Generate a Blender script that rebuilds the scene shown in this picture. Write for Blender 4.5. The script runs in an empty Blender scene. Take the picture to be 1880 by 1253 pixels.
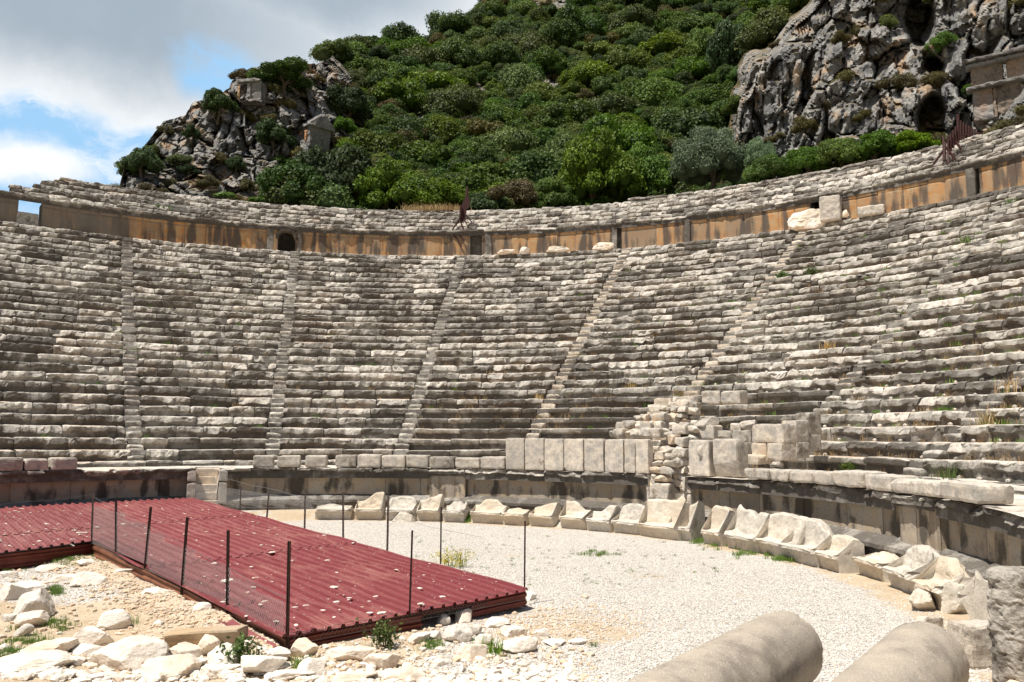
import bpy, bmesh, math, random
import numpy as np
from mathutils import Matrix, Vector

# ------------------------------------------------------------------ camera
SC = bpy.context.scene
COL = SC.collection
F_PX = 1483.18; CAMZ = 0.9074; PITCH = 0.118938; ROLL = 0.0045425
CEN = np.array([-5.3822, 15.3778])                 # centre of the orchestra circle
def _axes():
    f = np.array([0, math.cos(PITCH), math.sin(PITCH)]); r = np.array([1., 0, 0]); u = np.cross(r, f)
    c, s = math.cos(ROLL), math.sin(ROLL)
    return np.array([r*c+u*s, -r*s+u*c, f])
AX = _axes(); CPOS = np.array([0, 0, CAMZ])
cd = bpy.data.cameras.new('camera'); cam = bpy.data.objects.new('camera', cd); COL.objects.link(cam)
cd.sensor_width = 36; cd.lens = F_PX/1880*36; cd.clip_start = .1; cd.clip_end = 6000
M = Matrix.Identity(4)
for i in range(3):
    M[i][0] = AX[0][i]; M[i][1] = AX[1][i]; M[i][2] = -AX[2][i]; M[i][3] = CPOS[i]
cam.matrix_world = M
SC.camera = cam
SC.view_settings.view_transform = 'Standard'; SC.view_settings.look = 'None'
SC.view_settings.exposure = 0.38; SC.view_settings.gamma = 1.0
SC.cycles.max_bounces = 6; SC.cycles.diffuse_bounces = 3; SC.cycles.transparent_max_bounces = 6

def ray(x, y):
    return AX.T @ np.array([(x-940)/F_PX, -(y-626.5)/F_PX, 1.0])
def onz(x, y, z):
    d = ray(x, y); return CPOS + d*((z-CAMZ)/d[2])
def oncyl(x, y, r):
    d = ray(x, y); o = CPOS[:2]-CEN; a = d[:2]@d[:2]; b = 2*o@d[:2]; c = o@o-r*r
    return CPOS + d*((-b+math.sqrt(max(b*b-4*a*c, 0)))/(2*a))
def atdist(x, y, D):
    d = ray(x, y); return CPOS + d*(D/math.hypot(d[0], d[1]))
def onplane(x, y, P0, n):
    d = ray(x, y); return CPOS + d*(np.dot(P0-CPOS, n)/np.dot(d, n))
def ang(P):
    v = np.asarray(P)[:2]-CEN; return math.degrees(math.atan2(v[0], v[1]))
def cyl(r, a, z):
    a = math.radians(a); return np.array([CEN[0]+r*math.sin(a), CEN[1]+r*math.cos(a), z])

# ------------------------------------------------------------------ light and sky
SUN_EL = math.radians(66); SUN_H = np.array([-0.80, -0.60])
tosun = Vector((SUN_H[0]*math.cos(SUN_EL), SUN_H[1]*math.cos(SUN_EL), math.sin(SUN_EL)))
sd = bpy.data.lights.new('sun', 'SUN'); so = bpy.data.objects.new('sun', sd); COL.objects.link(so)
sd.energy = 5.0; sd.angle = math.radians(.5); sd.color = (1, .955, .88)
so.rotation_euler = tosun.to_track_quat('Z', 'Y').to_euler()
SKY_STRENGTH = .05

class NT:
    """small helper round a node tree"""
    def __init__(s, tree): s.t = tree; s.n = tree.nodes; s.l = tree.links
    def node(s, typ, **kw):
        n = s.n.new(typ)
        for k, v in kw.items():
            if k == 'ins':
                for kk, vv in v.items():
                    if isinstance(vv, bpy.types.NodeSocket): s.l.new(vv, n.inputs[kk])
                    else: n.inputs[kk].default_value = vv
            else: setattr(n, k, v)
        return n
    def math(s, op, a, b=0., clamp=False):
        n = s.n.new('ShaderNodeMath'); n.operation = op; n.use_clamp = clamp
        for i, v in enumerate((a, b)):
            if isinstance(v, bpy.types.NodeSocket): s.l.new(v, n.inputs[i])
            else: n.inputs[i].default_value = v
        return n.outputs[0]
    def mix(s, f, a, b, mode='MIX'):
        n = s.n.new('ShaderNodeMix'); n.data_type = 'RGBA'; n.blend_type = mode
        for sock, v in ((n.inputs[0], f), (n.inputs[6], a), (n.inputs[7], b)):
            if isinstance(v, bpy.types.NodeSocket): s.l.new(v, sock)
            elif sock == n.inputs[0]: sock.default_value = v
            else: sock.default_value = (*v, 1)
        return n.outputs[2]
    def ramp(s, fac, stops):
        n = s.n.new('ShaderNodeValToRGB'); e = n.color_ramp.elements
        while len(e) < len(stops): e.new(.5)
        for el, (p, c) in zip(e, stops):
            el.position = p; el.color = (c, c, c, 1) if isinstance(c, (int, float)) else (*c, 1)
        s.l.new(fac, n.inputs[0]); return n.outputs[0]
    def noise(s, vec, scale, detail=4, rough=.55, dist=0.):
        n = s.node('ShaderNodeTexNoise', ins={'Scale': scale, 'Detail': detail, 'Roughness': rough, 'Distortion': dist})
        if vec is not None: s.l.new(vec, n.inputs['Vector'])
        return n.outputs['Fac']
    def sstep(s, v, a, b):
        n = s.node('ShaderNodeMapRange', interpolation_type='SMOOTHSTEP', clamp=True)
        s.l.new(v, n.inputs['Value']); n.inputs['From Min'].default_value = a; n.inputs['From Max'].default_value = b
        return n.outputs['Result']

W = bpy.data.worlds.new('World'); SC.world = W; W.use_nodes = True
w = NT(W.node_tree); w.n.clear()
sky = w.node('ShaderNodeTexSky', sky_type='NISHITA', sun_disc=False)
sky.sun_elevation = SUN_EL; sky.sun_rotation = math.atan2(SUN_H[0], SUN_H[1]); sky.ozone_density = 1.5
tc = w.node('ShaderNodeTexCoord').outputs['Generated']
n1 = w.node('ShaderNodeTexNoise', ins={'Vector': tc, 'Scale': 9., 'Detail': 7., 'Roughness': .62})
off = w.node('ShaderNodeVectorMath', operation='MULTIPLY_ADD', ins={0: n1.outputs['Color'], 1: (.09, .09, .07), 2: tc})
dirv = w.node('ShaderNodeVectorMath', operation='SUBTRACT', ins={0: off.outputs[0], 1: (.045, .045, .035)}).outputs[0]
def lobe(px, py, r, sharp=.55, sx=1., sz=1.):
    d = ray(px, py); d = d/np.linalg.norm(d)
    df = w.node('ShaderNodeVectorMath', operation='SUBTRACT', ins={0: dirv, 1: tuple(d)})
    sc = w.node('ShaderNodeVectorMath', operation='MULTIPLY', ins={0: df.outputs[0], 1: (1/sx, 1/sx, 1/sz)})
    ln = w.node('ShaderNodeVectorMath', operation='LENGTH', ins={0: sc.outputs[0]}).outputs['Value']
    return w.math('SUBTRACT', 1., w.sstep(ln, r*sharp, r))
def mx(*a):
    r = a[0]
    for b in a[1:]: r = w.math('MAXIMUM', r, b)
    return r
blue = mx(lobe(70, 262, .085, .5, 1.7, .62), lobe(215, 275, .075, .4, 1.5, .5), lobe(120, 330, .12, .5, 1.8, .5), lobe(398, 132, .045, .35, 1.35, .85))
wisp = w.sstep(w.noise(w.node('ShaderNodeVectorMath', operation='MULTIPLY', ins={0: dirv, 1: (1, 1, 2.2)}).outputs[0], 13., 6, .6), .46, .74)
puff = lobe(50, 302, .055, .3, 1.6, .6)
blue = w.math('MULTIPLY', blue, w.math('SUBTRACT', 1., w.math('MAXIMUM', w.math('MULTIPLY', wisp, .95), puff), True))
grey = mx(lobe(190, 15, .19, .2, 2.2, .66), lobe(560, -40, .16, .2, 1.9, .6))
grey2 = w.sstep(w.noise(dirv, 6., 5, .6), .35, .7)
cloud = w.mix(w.math('MULTIPLY', grey, .92), (.80, .815, .825), (.265, .33, .395))
cloud = w.mix(w.math('MULTIPLY', grey2, .22), cloud, (.50, .56, .62))
bcol = w.mix(w.noise(dirv, 4., 3), (.24, .46, .72), (.36, .57, .78))
front = w.mix(blue, cloud, bcol)
# the cloud bank fills only the northern part of the sky; elsewhere the sky is clear
dN = ray(330, 60); dN /= np.linalg.norm(dN)
dfn = w.node('ShaderNodeVectorMath', operation='DISTANCE', ins={0: dirv, 1: tuple(dN)}).outputs['Value']
bank = w.math('SUBTRACT', 1., w.sstep(dfn, .43, .55))
skyc = w.node('ShaderNodeVectorMath', operation='SCALE', ins={0: sky.outputs[0], 'Scale': SKY_STRENGTH}).outputs[0]
fin = w.mix(bank, skyc, front)
bg = w.node('ShaderNodeBackground', ins={'Color': fin, 'Strength': 1.0})
w.l.new(bg.outputs[0], w.node('ShaderNodeOutputWorld').inputs[0])

# ------------------------------------------------------------------ numpy noise
def _hash(i, j, k, seed):
    h = (i*374761393 + j*668265263 + k*1274126177 + seed*974711) & 0xffffffff
    h = ((h ^ (h >> 13))*1274126177) & 0xffffffff
    h = (h ^ (h >> 16))*2246822519 & 0xffffffff
    return ((h ^ (h >> 15)) & 0xffffff)/float(0xffffff)
def vnoise(P, seed=0):
    P = np.asarray(P, float); I = np.floor(P).astype(np.int64); f = P-I; f = f*f*(3-2*f)
    o = 0
    for a in (0, 1):
        for b in (0, 1):
            for c in (0, 1):
                wgt = (f[:, 0] if a else 1-f[:, 0])*(f[:, 1] if b else 1-f[:, 1])*(f[:, 2] if c else 1-f[:, 2])
                o = o + wgt*_hash(I[:, 0]+a, I[:, 1]+b, I[:, 2]+c, seed)
    return o*2-1
def fbm(P, octv=4, seed=0, gain=.5):
    P = np.asarray(P, float); o = 0; a = 1.; t = 0
    for k in range(octv):
        o = o + a*vnoise(P*(2.03**k), seed+k*17); t += a; a *= gain
    return o/t
def worley(P, seed=0):
    P = np.asarray(P, float); I = np.floor(P).astype(np.int64)
    f1 = np.full(len(P), 9.); f2 = f1.copy(); idv = np.zeros(len(P))
    for a in (-1, 0, 1):
        for b in (-1, 0, 1):
            for c in (-1, 0, 1):
                J = I+np.array([a, b, c])
                q = np.stack([J[:, m]+_hash(J[:, 0], J[:, 1], J[:, 2], seed+31*m) for m in range(3)], 1)
                d = np.linalg.norm(q-P, axis=1); hh = _hash(J[:, 0], J[:, 1], J[:, 2], seed+97)
                cl = d < f1
                f2 = np.where(cl, f1, np.minimum(f2, d)); idv = np.where(cl, hh, idv); f1 = np.where(cl, d, f1)
    return f1, f2, idv
def facets(P, seed=0):
    """height of randomly tilted planes, one per voronoi cell: angular broken rock"""
    P = np.asarray(P, float); I = np.floor(P).astype(np.int64); best = np.full(len(P), 9.); h = np.zeros(len(P)); f2 = best.copy()
    for a in (-1, 0, 1):
        for b in (-1, 0, 1):
            for c in (-1, 0, 1):
                J = I+np.array([a, b, c]); hs = [_hash(J[:, 0], J[:, 1], J[:, 2], seed+13*m) for m in range(7)]
                q = J+np.stack(hs[:3], 1); dv = P-q; d = np.linalg.norm(dv, axis=1)
                hh = (hs[3]-.5)*1.+((np.stack(hs[4:7], 1)-.5)*2*dv).sum(1)
                cl = d < best; f2 = np.where(cl, best, np.minimum(f2, d)); h = np.where(cl, hh, h); best = np.where(cl, d, best)
    return h, f2-best
def smooth(a, b, x):
    t = np.clip((x-a)/(b-a), 0, 1); return t*t*(3-2*t)

# ------------------------------------------------------------------ mesh building
class MB:
    def __init__(s): s.v = []; s.q = []; s.t = []; s.a = []; s.n = 0
    def add(s, V, Q=None, T=None, tint=.5):
        V = np.asarray(V, float).reshape(-1, 3)
        if Q is not None and len(Q): s.q.append(np.asarray(Q, int).reshape(-1, 4)+s.n)
        if T is not None and len(T): s.t.append(np.asarray(T, int).reshape(-1, 3)+s.n)
        s.v.append(V); s.a.append(np.broadcast_to(np.asarray(tint, float), (len(V),)).copy()); s.n += len(V)
    def grid(s, G, tint=.5, flip=False):
        """G: (n, m, 3) grid of points"""
        n, m = G.shape[:2]; i = np.arange(n*m).reshape(n, m)
        Q = np.stack([i[:-1, :-1], i[1:, :-1], i[1:, 1:], i[:-1, 1:]], -1).reshape(-1, 4)
        if flip: Q = Q[:, ::-1]
        t = tint if np.isscalar(tint) else np.asarray(tint).reshape(-1)
        s.add(G.reshape(-1, 3), Q, tint=t)
    def box(s, c, half, R=None, tint=.5):
        c = np.asarray(c, float); h = np.asarray(half, float)
        V = np.array([[x, y, z] for x in (-1, 1) for y in (-1, 1) for z in (-1, 1)])*h
        if R is not None: V = V@np.asarray(R).T
        Q = [[0, 1, 3, 2], [4, 6, 7, 5], [0, 4, 5, 1], [2, 3, 7, 6], [0, 2, 6, 4], [1, 5, 7, 3]]
        s.add(V+c, Q, tint=tint)
    def bar(s, P0, P1, r, sides=4, r1=None, tint=.5):
        P0 = np.asarray(P0, float); P1 = np.asarray(P1, float); d = P1-P0; d = d/np.linalg.norm(d)
        u = np.cross(d, [0, 0, 1.]); 
        if np.linalg.norm(u) < 1e-4: u = np.array([1., 0, 0])
        u /= np.linalg.norm(u); v = np.cross(d, u); r1 = r if r1 is None else r1
        th = np.arange(sides)/sides*2*np.pi+np.pi/4
        c = np.cos(th)[:, None]*u+np.sin(th)[:, None]*v
        V = np.concatenate([P0+c*r, P1+c*r1]); k = np.arange(sides); k2 = (k+1) % sides
        s.add(V, np.stack([k, k2, k2+sides, k+sides], 1),
              [[0, j+1, j] for j in range(1, sides-1)]+[[sides, sides+j, sides+j+1] for j in range(1, sides-1)], tint)
    def mesh(s, name, mat, smooth_=False):
        me = bpy.data.meshes.new(name)
        V = np.concatenate(s.v); nv = len(V)
        Q = np.concatenate(s.q) if s.q else np.zeros((0, 4), int)
        T = np.concatenate(s.t) if s.t else np.zeros((0, 3), int)
        me.vertices.add(nv); me.vertices.foreach_set('co', V.astype(np.float32).ravel())
        nl = len(Q)*4+len(T)*3; me.loops.add(nl)
        me.loops.foreach_set('vertex_index', np.concatenate([Q.ravel(), T.ravel()]).astype(np.int32))
        me.polygons.add(len(Q)+len(T))
        st = np.concatenate([np.arange(len(Q))*4, len(Q)*4+np.arange(len(T))*3]).astype(np.int32)
        me.polygons.foreach_set('loop_start', st)
        me.polygons.foreach_set('loop_total', np.concatenate([np.full(len(Q), 4), np.full(len(T), 3)]).astype(np.int32))
        at = me.attributes.new('tint', 'FLOAT', 'POINT'); at.data.foreach_set('value', np.concatenate(s.a).astype(np.float32))
        me.polygons.foreach_set('use_smooth', np.full(len(Q)+len(T), bool(smooth_)))
        me.update(calc_edges=True); me.validate()
        if mat: me.materials.append(mat)
        return me
    def build(s, name, mat, parent=None, smooth_=False, origin=None):
        if origin is not None:
            o = np.asarray(origin, float); s.v = [v-o for v in s.v]
        ob = bpy.data.objects.new(name, s.mesh(name, mat, smooth_)); COL.objects.link(ob)
        if parent is not None: ob.parent = parent
        if origin is not None: ob.location = tuple(np.asarray(origin, float))
        return ob

def tag(o, label=None, cat=None, group=None, kind=None):
    if label: o['label'] = label
    if cat: o['category'] = cat
    if group: o['group'] = group
    if kind: o['kind'] = kind
    return o
def empty(name, loc=(0, 0, 0)):
    o = bpy.data.objects.new(name, None); COL.objects.link(o); o.location = tuple(float(v) for v in loc); o.empty_display_size = .2
    return o
def inst(src, loc, rotz=0., scale=1., name=None, rx=0.):
    o = src.copy(); COL.objects.link(o)
    if name: o.name = name
    o.location = tuple(float(v) for v in loc); o.rotation_euler = (rx, 0, rotz)
    o.scale = (scale,)*3 if np.isscalar(scale) else tuple(scale)
    return o

# ------------------------------------------------------------------ materials
def mat(name):
    m = bpy.data.materials.new(name); m.use_nodes = True; t = NT(m.node_tree); t.n.clear()
    b = t.node('ShaderNodeBsdfPrincipled'); o = t.node('ShaderNodeOutputMaterial'); t.l.new(b.outputs[0], o.inputs[0])
    b.inputs['Roughness'].default_value = .9; b.inputs['Specular IOR Level'].default_value = .25
    pos = t.node('ShaderNodeNewGeometry').outputs['Position']
    tint = t.node('ShaderNodeAttribute', attribute_name='tint').outputs['Fac']
    return m, t, b, pos, tint, o
def bump(t, b, h, strength=.5, dist=.02):
    n = t.node('ShaderNodeBump', ins={'Height': h, 'Strength': strength, 'Distance': dist}); t.l.new(n.outputs[0], b.inputs['Normal'])

def stone_mat(name, pale=(.52, .46, .39), tan=(.40, .29, .19), grey=(.30, .28, .26), dark=(.085, .07, .058), patina=.5, warm=.5, bstr=.7, sc=1., mid=.3, vr=.42):
    """weathered limestone: pale body, tan patches, grey lichen and dark patina deepened by low tint"""
    m, t, b, pos, tint, o = mat(name)
    n_big = t.noise(pos, .35*sc, 3); n_mid = t.noise(pos, 2.2*sc, 6, .65); n_fin = t.noise(pos, 22*sc, 4, .7); n_sp = t.noise(pos, 60*sc, 2)
    c = t.mix(t.ramp(n_mid, [(.35, 0.), (.62, 1.)]), grey, pale)
    c = t.mix(t.math('MULTIPLY', t.sstep(t.math('ADD', t.math('MULTIPLY', tint, .7), t.math('MULTIPLY', n_big, .6)), 1.05-.5*warm, 1.3-.5*warm), .8), c, tan)
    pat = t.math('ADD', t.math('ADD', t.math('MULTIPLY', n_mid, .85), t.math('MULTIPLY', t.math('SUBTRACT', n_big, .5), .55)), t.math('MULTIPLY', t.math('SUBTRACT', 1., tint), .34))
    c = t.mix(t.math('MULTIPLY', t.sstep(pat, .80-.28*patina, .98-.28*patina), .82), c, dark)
    c = t.mix(t.math('MULTIPLY', t.sstep(n_fin, .56, .70), .55), c, dark)
    c = t.mix(t.math('MULTIPLY', t.sstep(n_sp, .6, .75), .35), c, pale)
    c = t.mix(t.math('MULTIPLY', t.sstep(t.noise(pos, 7.5*sc, 5, .7), .50, .64), mid), c, tuple(.55*g_+.45*d_ for g_, d_ in zip(grey, dark)))
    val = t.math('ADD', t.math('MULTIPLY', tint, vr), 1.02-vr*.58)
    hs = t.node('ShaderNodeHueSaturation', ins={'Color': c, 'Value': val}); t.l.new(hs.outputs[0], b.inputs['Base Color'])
    h = t.math('ADD', t.math('MULTIPLY', n_fin, .6), t.math('MULTIPLY', n_mid, 1.2))
    bump(t, b, h, bstr, .035/sc)
    return m

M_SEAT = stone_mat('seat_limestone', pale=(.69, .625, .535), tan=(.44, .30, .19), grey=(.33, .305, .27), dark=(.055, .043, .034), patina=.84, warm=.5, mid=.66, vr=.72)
M_SANDSTAIR = stone_mat('sandy_stair_stone', pale=(.70, .61, .50), tan=(.52, .40, .28), grey=(.42, .36, .29), patina=.6, warm=.6)
M_DARKSEAT = stone_mat('seat_limestone_dark', pale=(.26, .2, .14), tan=(.2, .12, .06), grey=(.1, .08, .06), dark=(.03, .022, .016), patina=.7)  # same stone in a darker tone, for the door arch
M_BLOCK = stone_mat('block_limestone', pale=(.64, .56, .46), tan=(.54, .40, .27), grey=(.36, .335, .30), dark=(.10, .08, .06), patina=.62, warm=.45, sc=1.9, bstr=1.)
M_THRONE = stone_mat('throne_limestone', pale=(.66, .60, .51), tan=(.50, .41, .30), grey=(.46, .42, .36), dark=(.14, .11, .085), patina=.12, warm=.55, sc=1.6)
M_RUBBLE = stone_mat('white_rubble', pale=(.76, .70, .62), tan=(.62, .46, .31), grey=(.60, .54, .46), dark=(.34, .20, .11), patina=.12, warm=.38, sc=2.3, bstr=1.)
M_TANBLOCK = stone_mat('tan_block_stone', pale=(.50, .40, .28), tan=(.46, .31, .17), grey=(.40, .32, .23), patina=.1, warm=.9, sc=2.)
M_PIER = stone_mat('rough_pier_stone', pale=(.62, .55, .46), tan=(.50, .37, .24), grey=(.34, .31, .27), dark=(.06, .05, .04), patina=.95, warm=.5, sc=2., bstr=1.)

def wall_mat(name, base1, base2, stain, amount=.5, streak=1.0, grey_from=None):
    """wall with dark run-off tongues under its cornice; UVMap: u = metres along, v = 0 foot .. 1 top"""
    m, t, b, pos, tint, o = mat(name)
    uv = t.node('ShaderNodeUVMap').outputs[0]
    sep = t.node('ShaderNodeSeparateXYZ'); t.l.new(uv, sep.inputs[0]); u, v = sep.outputs[0], sep.outputs[1]
    def along(su, sv, det=2):
        cx = t.node('ShaderNodeCombineXYZ', ins={0: t.math('MULTIPLY', u, su), 1: t.math('MULTIPLY', v, sv)})
        return t.noise(cx.outputs[0], 1., det, .55)
    n_mid = t.noise(pos, 3., 5, .6); n_fin = t.noise(pos, 25., 3, .65)
    c = t.mix(t.ramp(n_mid, [(.38, 0.), (.6, 1.)]), base1, base2)
    c = t.mix(t.math('MULTIPLY', t.math('SUBTRACT', 1., tint), .85), c, (.24, .19, .14))
    c = t.mix(t.math('MULTIPLY', t.sstep(t.noise(pos, 6, 6, .75), .54, .66), .45), c, (.16, .12, .09))
    s1 = t.math('SUBTRACT', along(1.15, .25), t.math('MULTIPLY', t.math('ABSOLUTE', t.math('SUBTRACT', v, .25)), .12*streak))
    s2 = along(3.2, .5, 4)
    st = t.sstep(t.math('ADD', t.math('ADD', t.math('MULTIPLY', s1, .68), t.math('MULTIPLY', s2, .32)), t.math('MULTIPLY', t.math('SUBTRACT', t.noise(pos, 14, 4, .7), .5), .09)), .565-.1*amount, .63-.08*amount)
    top = t.sstep(t.math('ADD', v, t.math('MULTIPLY', t.math('SUBTRACT', s2, .5), .8)), .86, 1.02)
    st = t.math('MAXIMUM', st, t.math('MULTIPLY', top, .8))
    c = t.mix(t.math('MULTIPLY', st, .86), c, stain)
    c = t.mix(t.math('MULTIPLY', t.sstep(n_fin, .55, .72), .4), c, stain)
    if grey_from is not None:      # greyed end of the wall: shade painted into its colour
        gf = t.math('SUBTRACT', 1., t.sstep(t.math('ADD', u, t.math('MULTIPLY', along(1.5, 1.), 2.)), grey_from, grey_from+2.))
        c = t.mix(t.math('MULTIPLY', gf, t.ramp(t.noise(pos, 1.3, 5, .6), [(.3, .55), (.6, .95)])), c, (.20, .175, .145))
    t.l.new(c, b.inputs['Base Color']); bump(t, b, t.math('ADD', n_fin, n_mid), .5, .02)
    return m
M_UWALL = wall_mat('orange_wall_stone', (.52, .24, .075), (.50, .33, .17), (.075, .066, .06), 1.15, 1., -17.6)
M_PWALL = wall_mat('podium_wall_stone', (.52, .40, .27), (.48, .43, .355), (.06, .05, .04), .85)

def simple_mat(name, c1, c2, scale=8., rough=.8, bstr=.3, spec=.3, bd=.01, metal=0.):
    m, t, b, pos, tint, o = mat(name)
    n = t.noise(pos, scale, 5, .6)
    t.l.new(t.mix(t.ramp(n, [(.35, 0.), (.65, 1.)]), c1, c2), b.inputs['Base Color'])
    b.inputs['Roughness'].default_value = rough; b.inputs['Specular IOR Level'].default_value = spec; b.inputs['Metallic'].default_value = metal
    bump(t, b, t.noise(pos, scale*5, 3, .6), bstr, bd); return m
M_RUST = simple_mat('rusty_steel', (.030, .009, .008), (.055, .016, .011), 12, .7)
M_POSTD = simple_mat('dark_brown_post_steel', (.025, .015, .013), (.06, .028, .02), 20, .6)
M_POSTG = simple_mat('weathered_grey_post_steel', (.22, .19, .17), (.13, .09, .07), 20, .55, metal=.3)
M_WIRE = simple_mat('galvanised_wire', (.30, .29, .28), (.18, .16, .15), 30, .5, .0, metal=.5)
M_BARK = simple_mat('bark', (.09, .07, .05), (.16, .13, .10), 14, .95, .8, bd=.03)
M_DARK = simple_mat('painted_doorway_shade', (.03, .025, .02), (.06, .045, .03), 3, 1.)  # flat dark colour painted for the shade inside the tomb doorway
M_GRANITE, t, b, pos, tint, o = mat('fine_grey_granite')
c = t.mix(t.ramp(t.noise(pos, 2.2, 4), [(.35, 0.), (.65, 1.)]), (.46, .39, .305), (.33, .285, .23))
c = t.mix(t.math('MULTIPLY', t.sstep(t.noise(pos, 90, 2), .5, .62), .55), c, (.23, .20, .17))
c = t.mix(t.math('MULTIPLY', t.sstep(t.noise(pos, 60, 1), .60, .68), .6), c, (.62, .57, .50))
c = t.mix(t.math('MULTIPLY', t.sstep(t.noise(pos, 1.1, 6, .7),   .54, .66), .55), c, (.20, .165, .13))
c = t.mix(t.math('MULTIPLY', t.sstep(t.noise(pos, 7, 6, .8), .60, .66), .6), c, (.16, .13, .10))
t.l.new(c, b.inputs['Base Color']); bump(t, b, t.noise(pos, 70, 4), .3, .006); b.inputs['Roughness'].default_value = .8

def leaf_mat(name, c1, c2, hue=.03):
    m, t, b, pos, tint, o = mat(name)
    oi = t.node('ShaderNodeObjectInfo').outputs['Random']
    c = t.mix(tint, c1, c2)
    hs = t.node('ShaderNodeHueSaturation', ins={'Color': c, 'Hue': t.math('ADD', .5-hue/2, t.math('MULTIPLY', oi, hue)),
                'Value': t.math('ADD', .72, t.math('MULTIPLY', t.math('FRACT', t.math('MULTIPLY', oi, 7.31)), .6)),
                'Saturation': t.math('ADD', .8, t.math('MULTIPLY', t.math('FRACT', t.math('MULTIPLY', oi, 3.77)), .3))})
    t.l.new(hs.outputs[0], b.inputs['Base Color']); b.inputs['Roughness'].default_value = .6
    tr = t.node('ShaderNodeBsdfTranslucent', ins={'Color': hs.outputs[0]})
    mxn = t.node('ShaderNodeMixShader', ins={0: .28, 1: b.outputs[0], 2: tr.outputs[0]}); t.l.new(mxn.outputs[0], o.inputs[0])
    return m
L_SHRUB = leaf_mat('maquis_leaves', (.028, .056, .009), (.15, .222, .027), .06)
L_TREE = leaf_mat('bright_green_leaves', (.036, .075, .010), (.17, .265, .026), .03)
L_DARK = leaf_mat('dark_green_leaves', (.022, .048, .012), (.085, .14, .03), .03)
L_OLIVE = leaf_mat('olive_leaves', (.07, .11, .05), (.19, .27, .135), .02)
L_DRY = leaf_mat('olive_brown_leaves', (.07, .06, .02), (.18, .15, .05), .04)
L_GRASS = leaf_mat('green_grass_blades', (.06, .13, .015), (.17, .28, .04), .02)
L_STRAW = leaf_mat('dry_straw_blades', (.34, .22, .08), (.52, .38, .18), .02)
L_FLOWER = leaf_mat('yellow_flowers', (.6, .5, .02), (.75, .62, .05), .0)

# ------------------------------------------------------------------ rocks and blocks
def _ico(sub):
    bm = bmesh.new(); bmesh.ops.create_icosphere(bm, subdivisions=sub, radius=1.)
    V = np.array([v.co[:] for v in bm.verts]); T = np.array([[v.index for v in f.verts] for f in bm.faces]); bm.free(); return V, T
ICO = {s: _ico(s) for s in (1, 2, 3, 4)}
def rock(dims, seed, sub=3, cuts=12, rough=.035, flat=.0):
    """angular boulder: sphere of directions cut by random planes, then chipped"""
    rs = np.random.RandomState(seed); V, T = ICO[sub]; V = V.copy()
    n = rs.normal(size=(cuts, 3)); n[:3] = [[.15, -.1, 1], [.2, -1, .15], [-.9, -.3, .3]]; n[:3] += rs.normal(size=(3, 3))*.25; n /= np.linalg.norm(n, axis=1)[:, None]; d = rs.uniform(.48, .9, cuts)
    dt = np.maximum(V@n.T, 1e-3); k = np.minimum(1.05, (d/dt).min(1)); V = V*k[:, None]
    V = V+V*(fbm(V*2.3+seed*3.1, 4, seed)*rough*2)[:, None]+V*(fbm(V*7+seed, 3, seed+2)*rough*.9)[:, None]
    V *= np.asarray(dims)/2; V[:, 2] = np.maximum(V[:, 2], -dims[2]*(.5-flat)*.9)
    return V, T
_BG = {}
def boxgrid(nx, ny, nz):
    key = (nx, ny, nz)
    if key in _BG: return _BG[key]
    V = []; Q = []; n = 0
    for ax, (a, b_), (na, nb) in ((0, (1, 2), (ny, nz)), (1, (2, 0), (nz, nx)), (2, (0, 1), (nx, ny))):
        for s in (-1, 1):
            A, B = np.meshgrid(np.linspace(-1, 1, na+1), np.linspace(-1, 1, nb+1), indexing='ij')
            P = np.zeros(A.shape+(3,)); P[..., ax] = s; P[..., a] = A; P[..., b_] = B
            i = np.arange(A.size).reshape(A.shape)+n; q = np.stack([i[:-1, :-1], i[1:, :-1], i[1:, 1:], i[:-1, 1:]], -1).reshape(-1, 4)
            Q.append(q if s > 0 else q[:, ::-1]); V.append(P.reshape(-1, 3)); n += A.size
    _BG[key] = (np.concatenate(V), np.concatenate(Q)); return _BG[key]
def ashlar(dims, seed, res=.06, rnd=.03, rough=.015, chips=4, chipd=.08):
    """squared stone block with worn edges and broken corners (centre at origin)"""
    dims = np.asarray(dims, float); rs = np.random.RandomState(seed); nn = np.clip(np.round(dims/res), 2, 26).astype(int)
    V, Q = boxgrid(*nn); h = dims/2; V = V*h
    r = min(rnd, dims.min()*.45); q = np.clip(V, -(h-r), h-r); d = V-q; L = np.linalg.norm(d, axis=1)[:, None]
    V = q+d/np.maximum(L, 1e-6)*np.minimum(L, r)
    for _ in range(chips):
        c = rs.choice([-1, 1], 3)*h; n = rs.uniform(.25, 1, 3)*np.sign(c)
        if rs.rand() < .5: n[rs.randint(3)] *= .1
        n /= np.linalg.norm(n); dd = n@c-rs.uniform(.3, 1)*chipd
        ov = np.maximum(V@n-dd, 0); V = V-ov[:, None]*n*rs.uniform(.75, 1.)
    nz = np.stack([fbm(V*4.5+seed*7.7+11*i, 4, seed+i) for i in range(3)], 1)
    return V+nz*rough, Q
def place(V, loc, rotz=0., tilt=(0, 0)):
    R = np.array(Matrix.Rotation(rotz, 3, 'Z') @ Matrix.Rotation(tilt[0], 3, 'X') @ Matrix.Rotation(tilt[1], 3, 'Y'))
    return V@R.T+np.asarray(loc)
def stone(name, V, F, m, loc, rotz=0., tilt=(0, 0), tint=.5, parent=None):
    mb = MB(); R = np.array(Matrix.Rotation(rotz, 3, 'Z') @ Matrix.Rotation(tilt[0], 3, 'X') @ Matrix.Rotation(tilt[1], 3, 'Y'))
    V = V@R.T
    if F.shape[1] == 4: mb.add(V, F, tint=tint)
    else: mb.add(V, None, F, tint=tint)
    ob = mb.build(name, m, parent); ob.location = tuple(float(x) for x in loc); return ob

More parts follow.
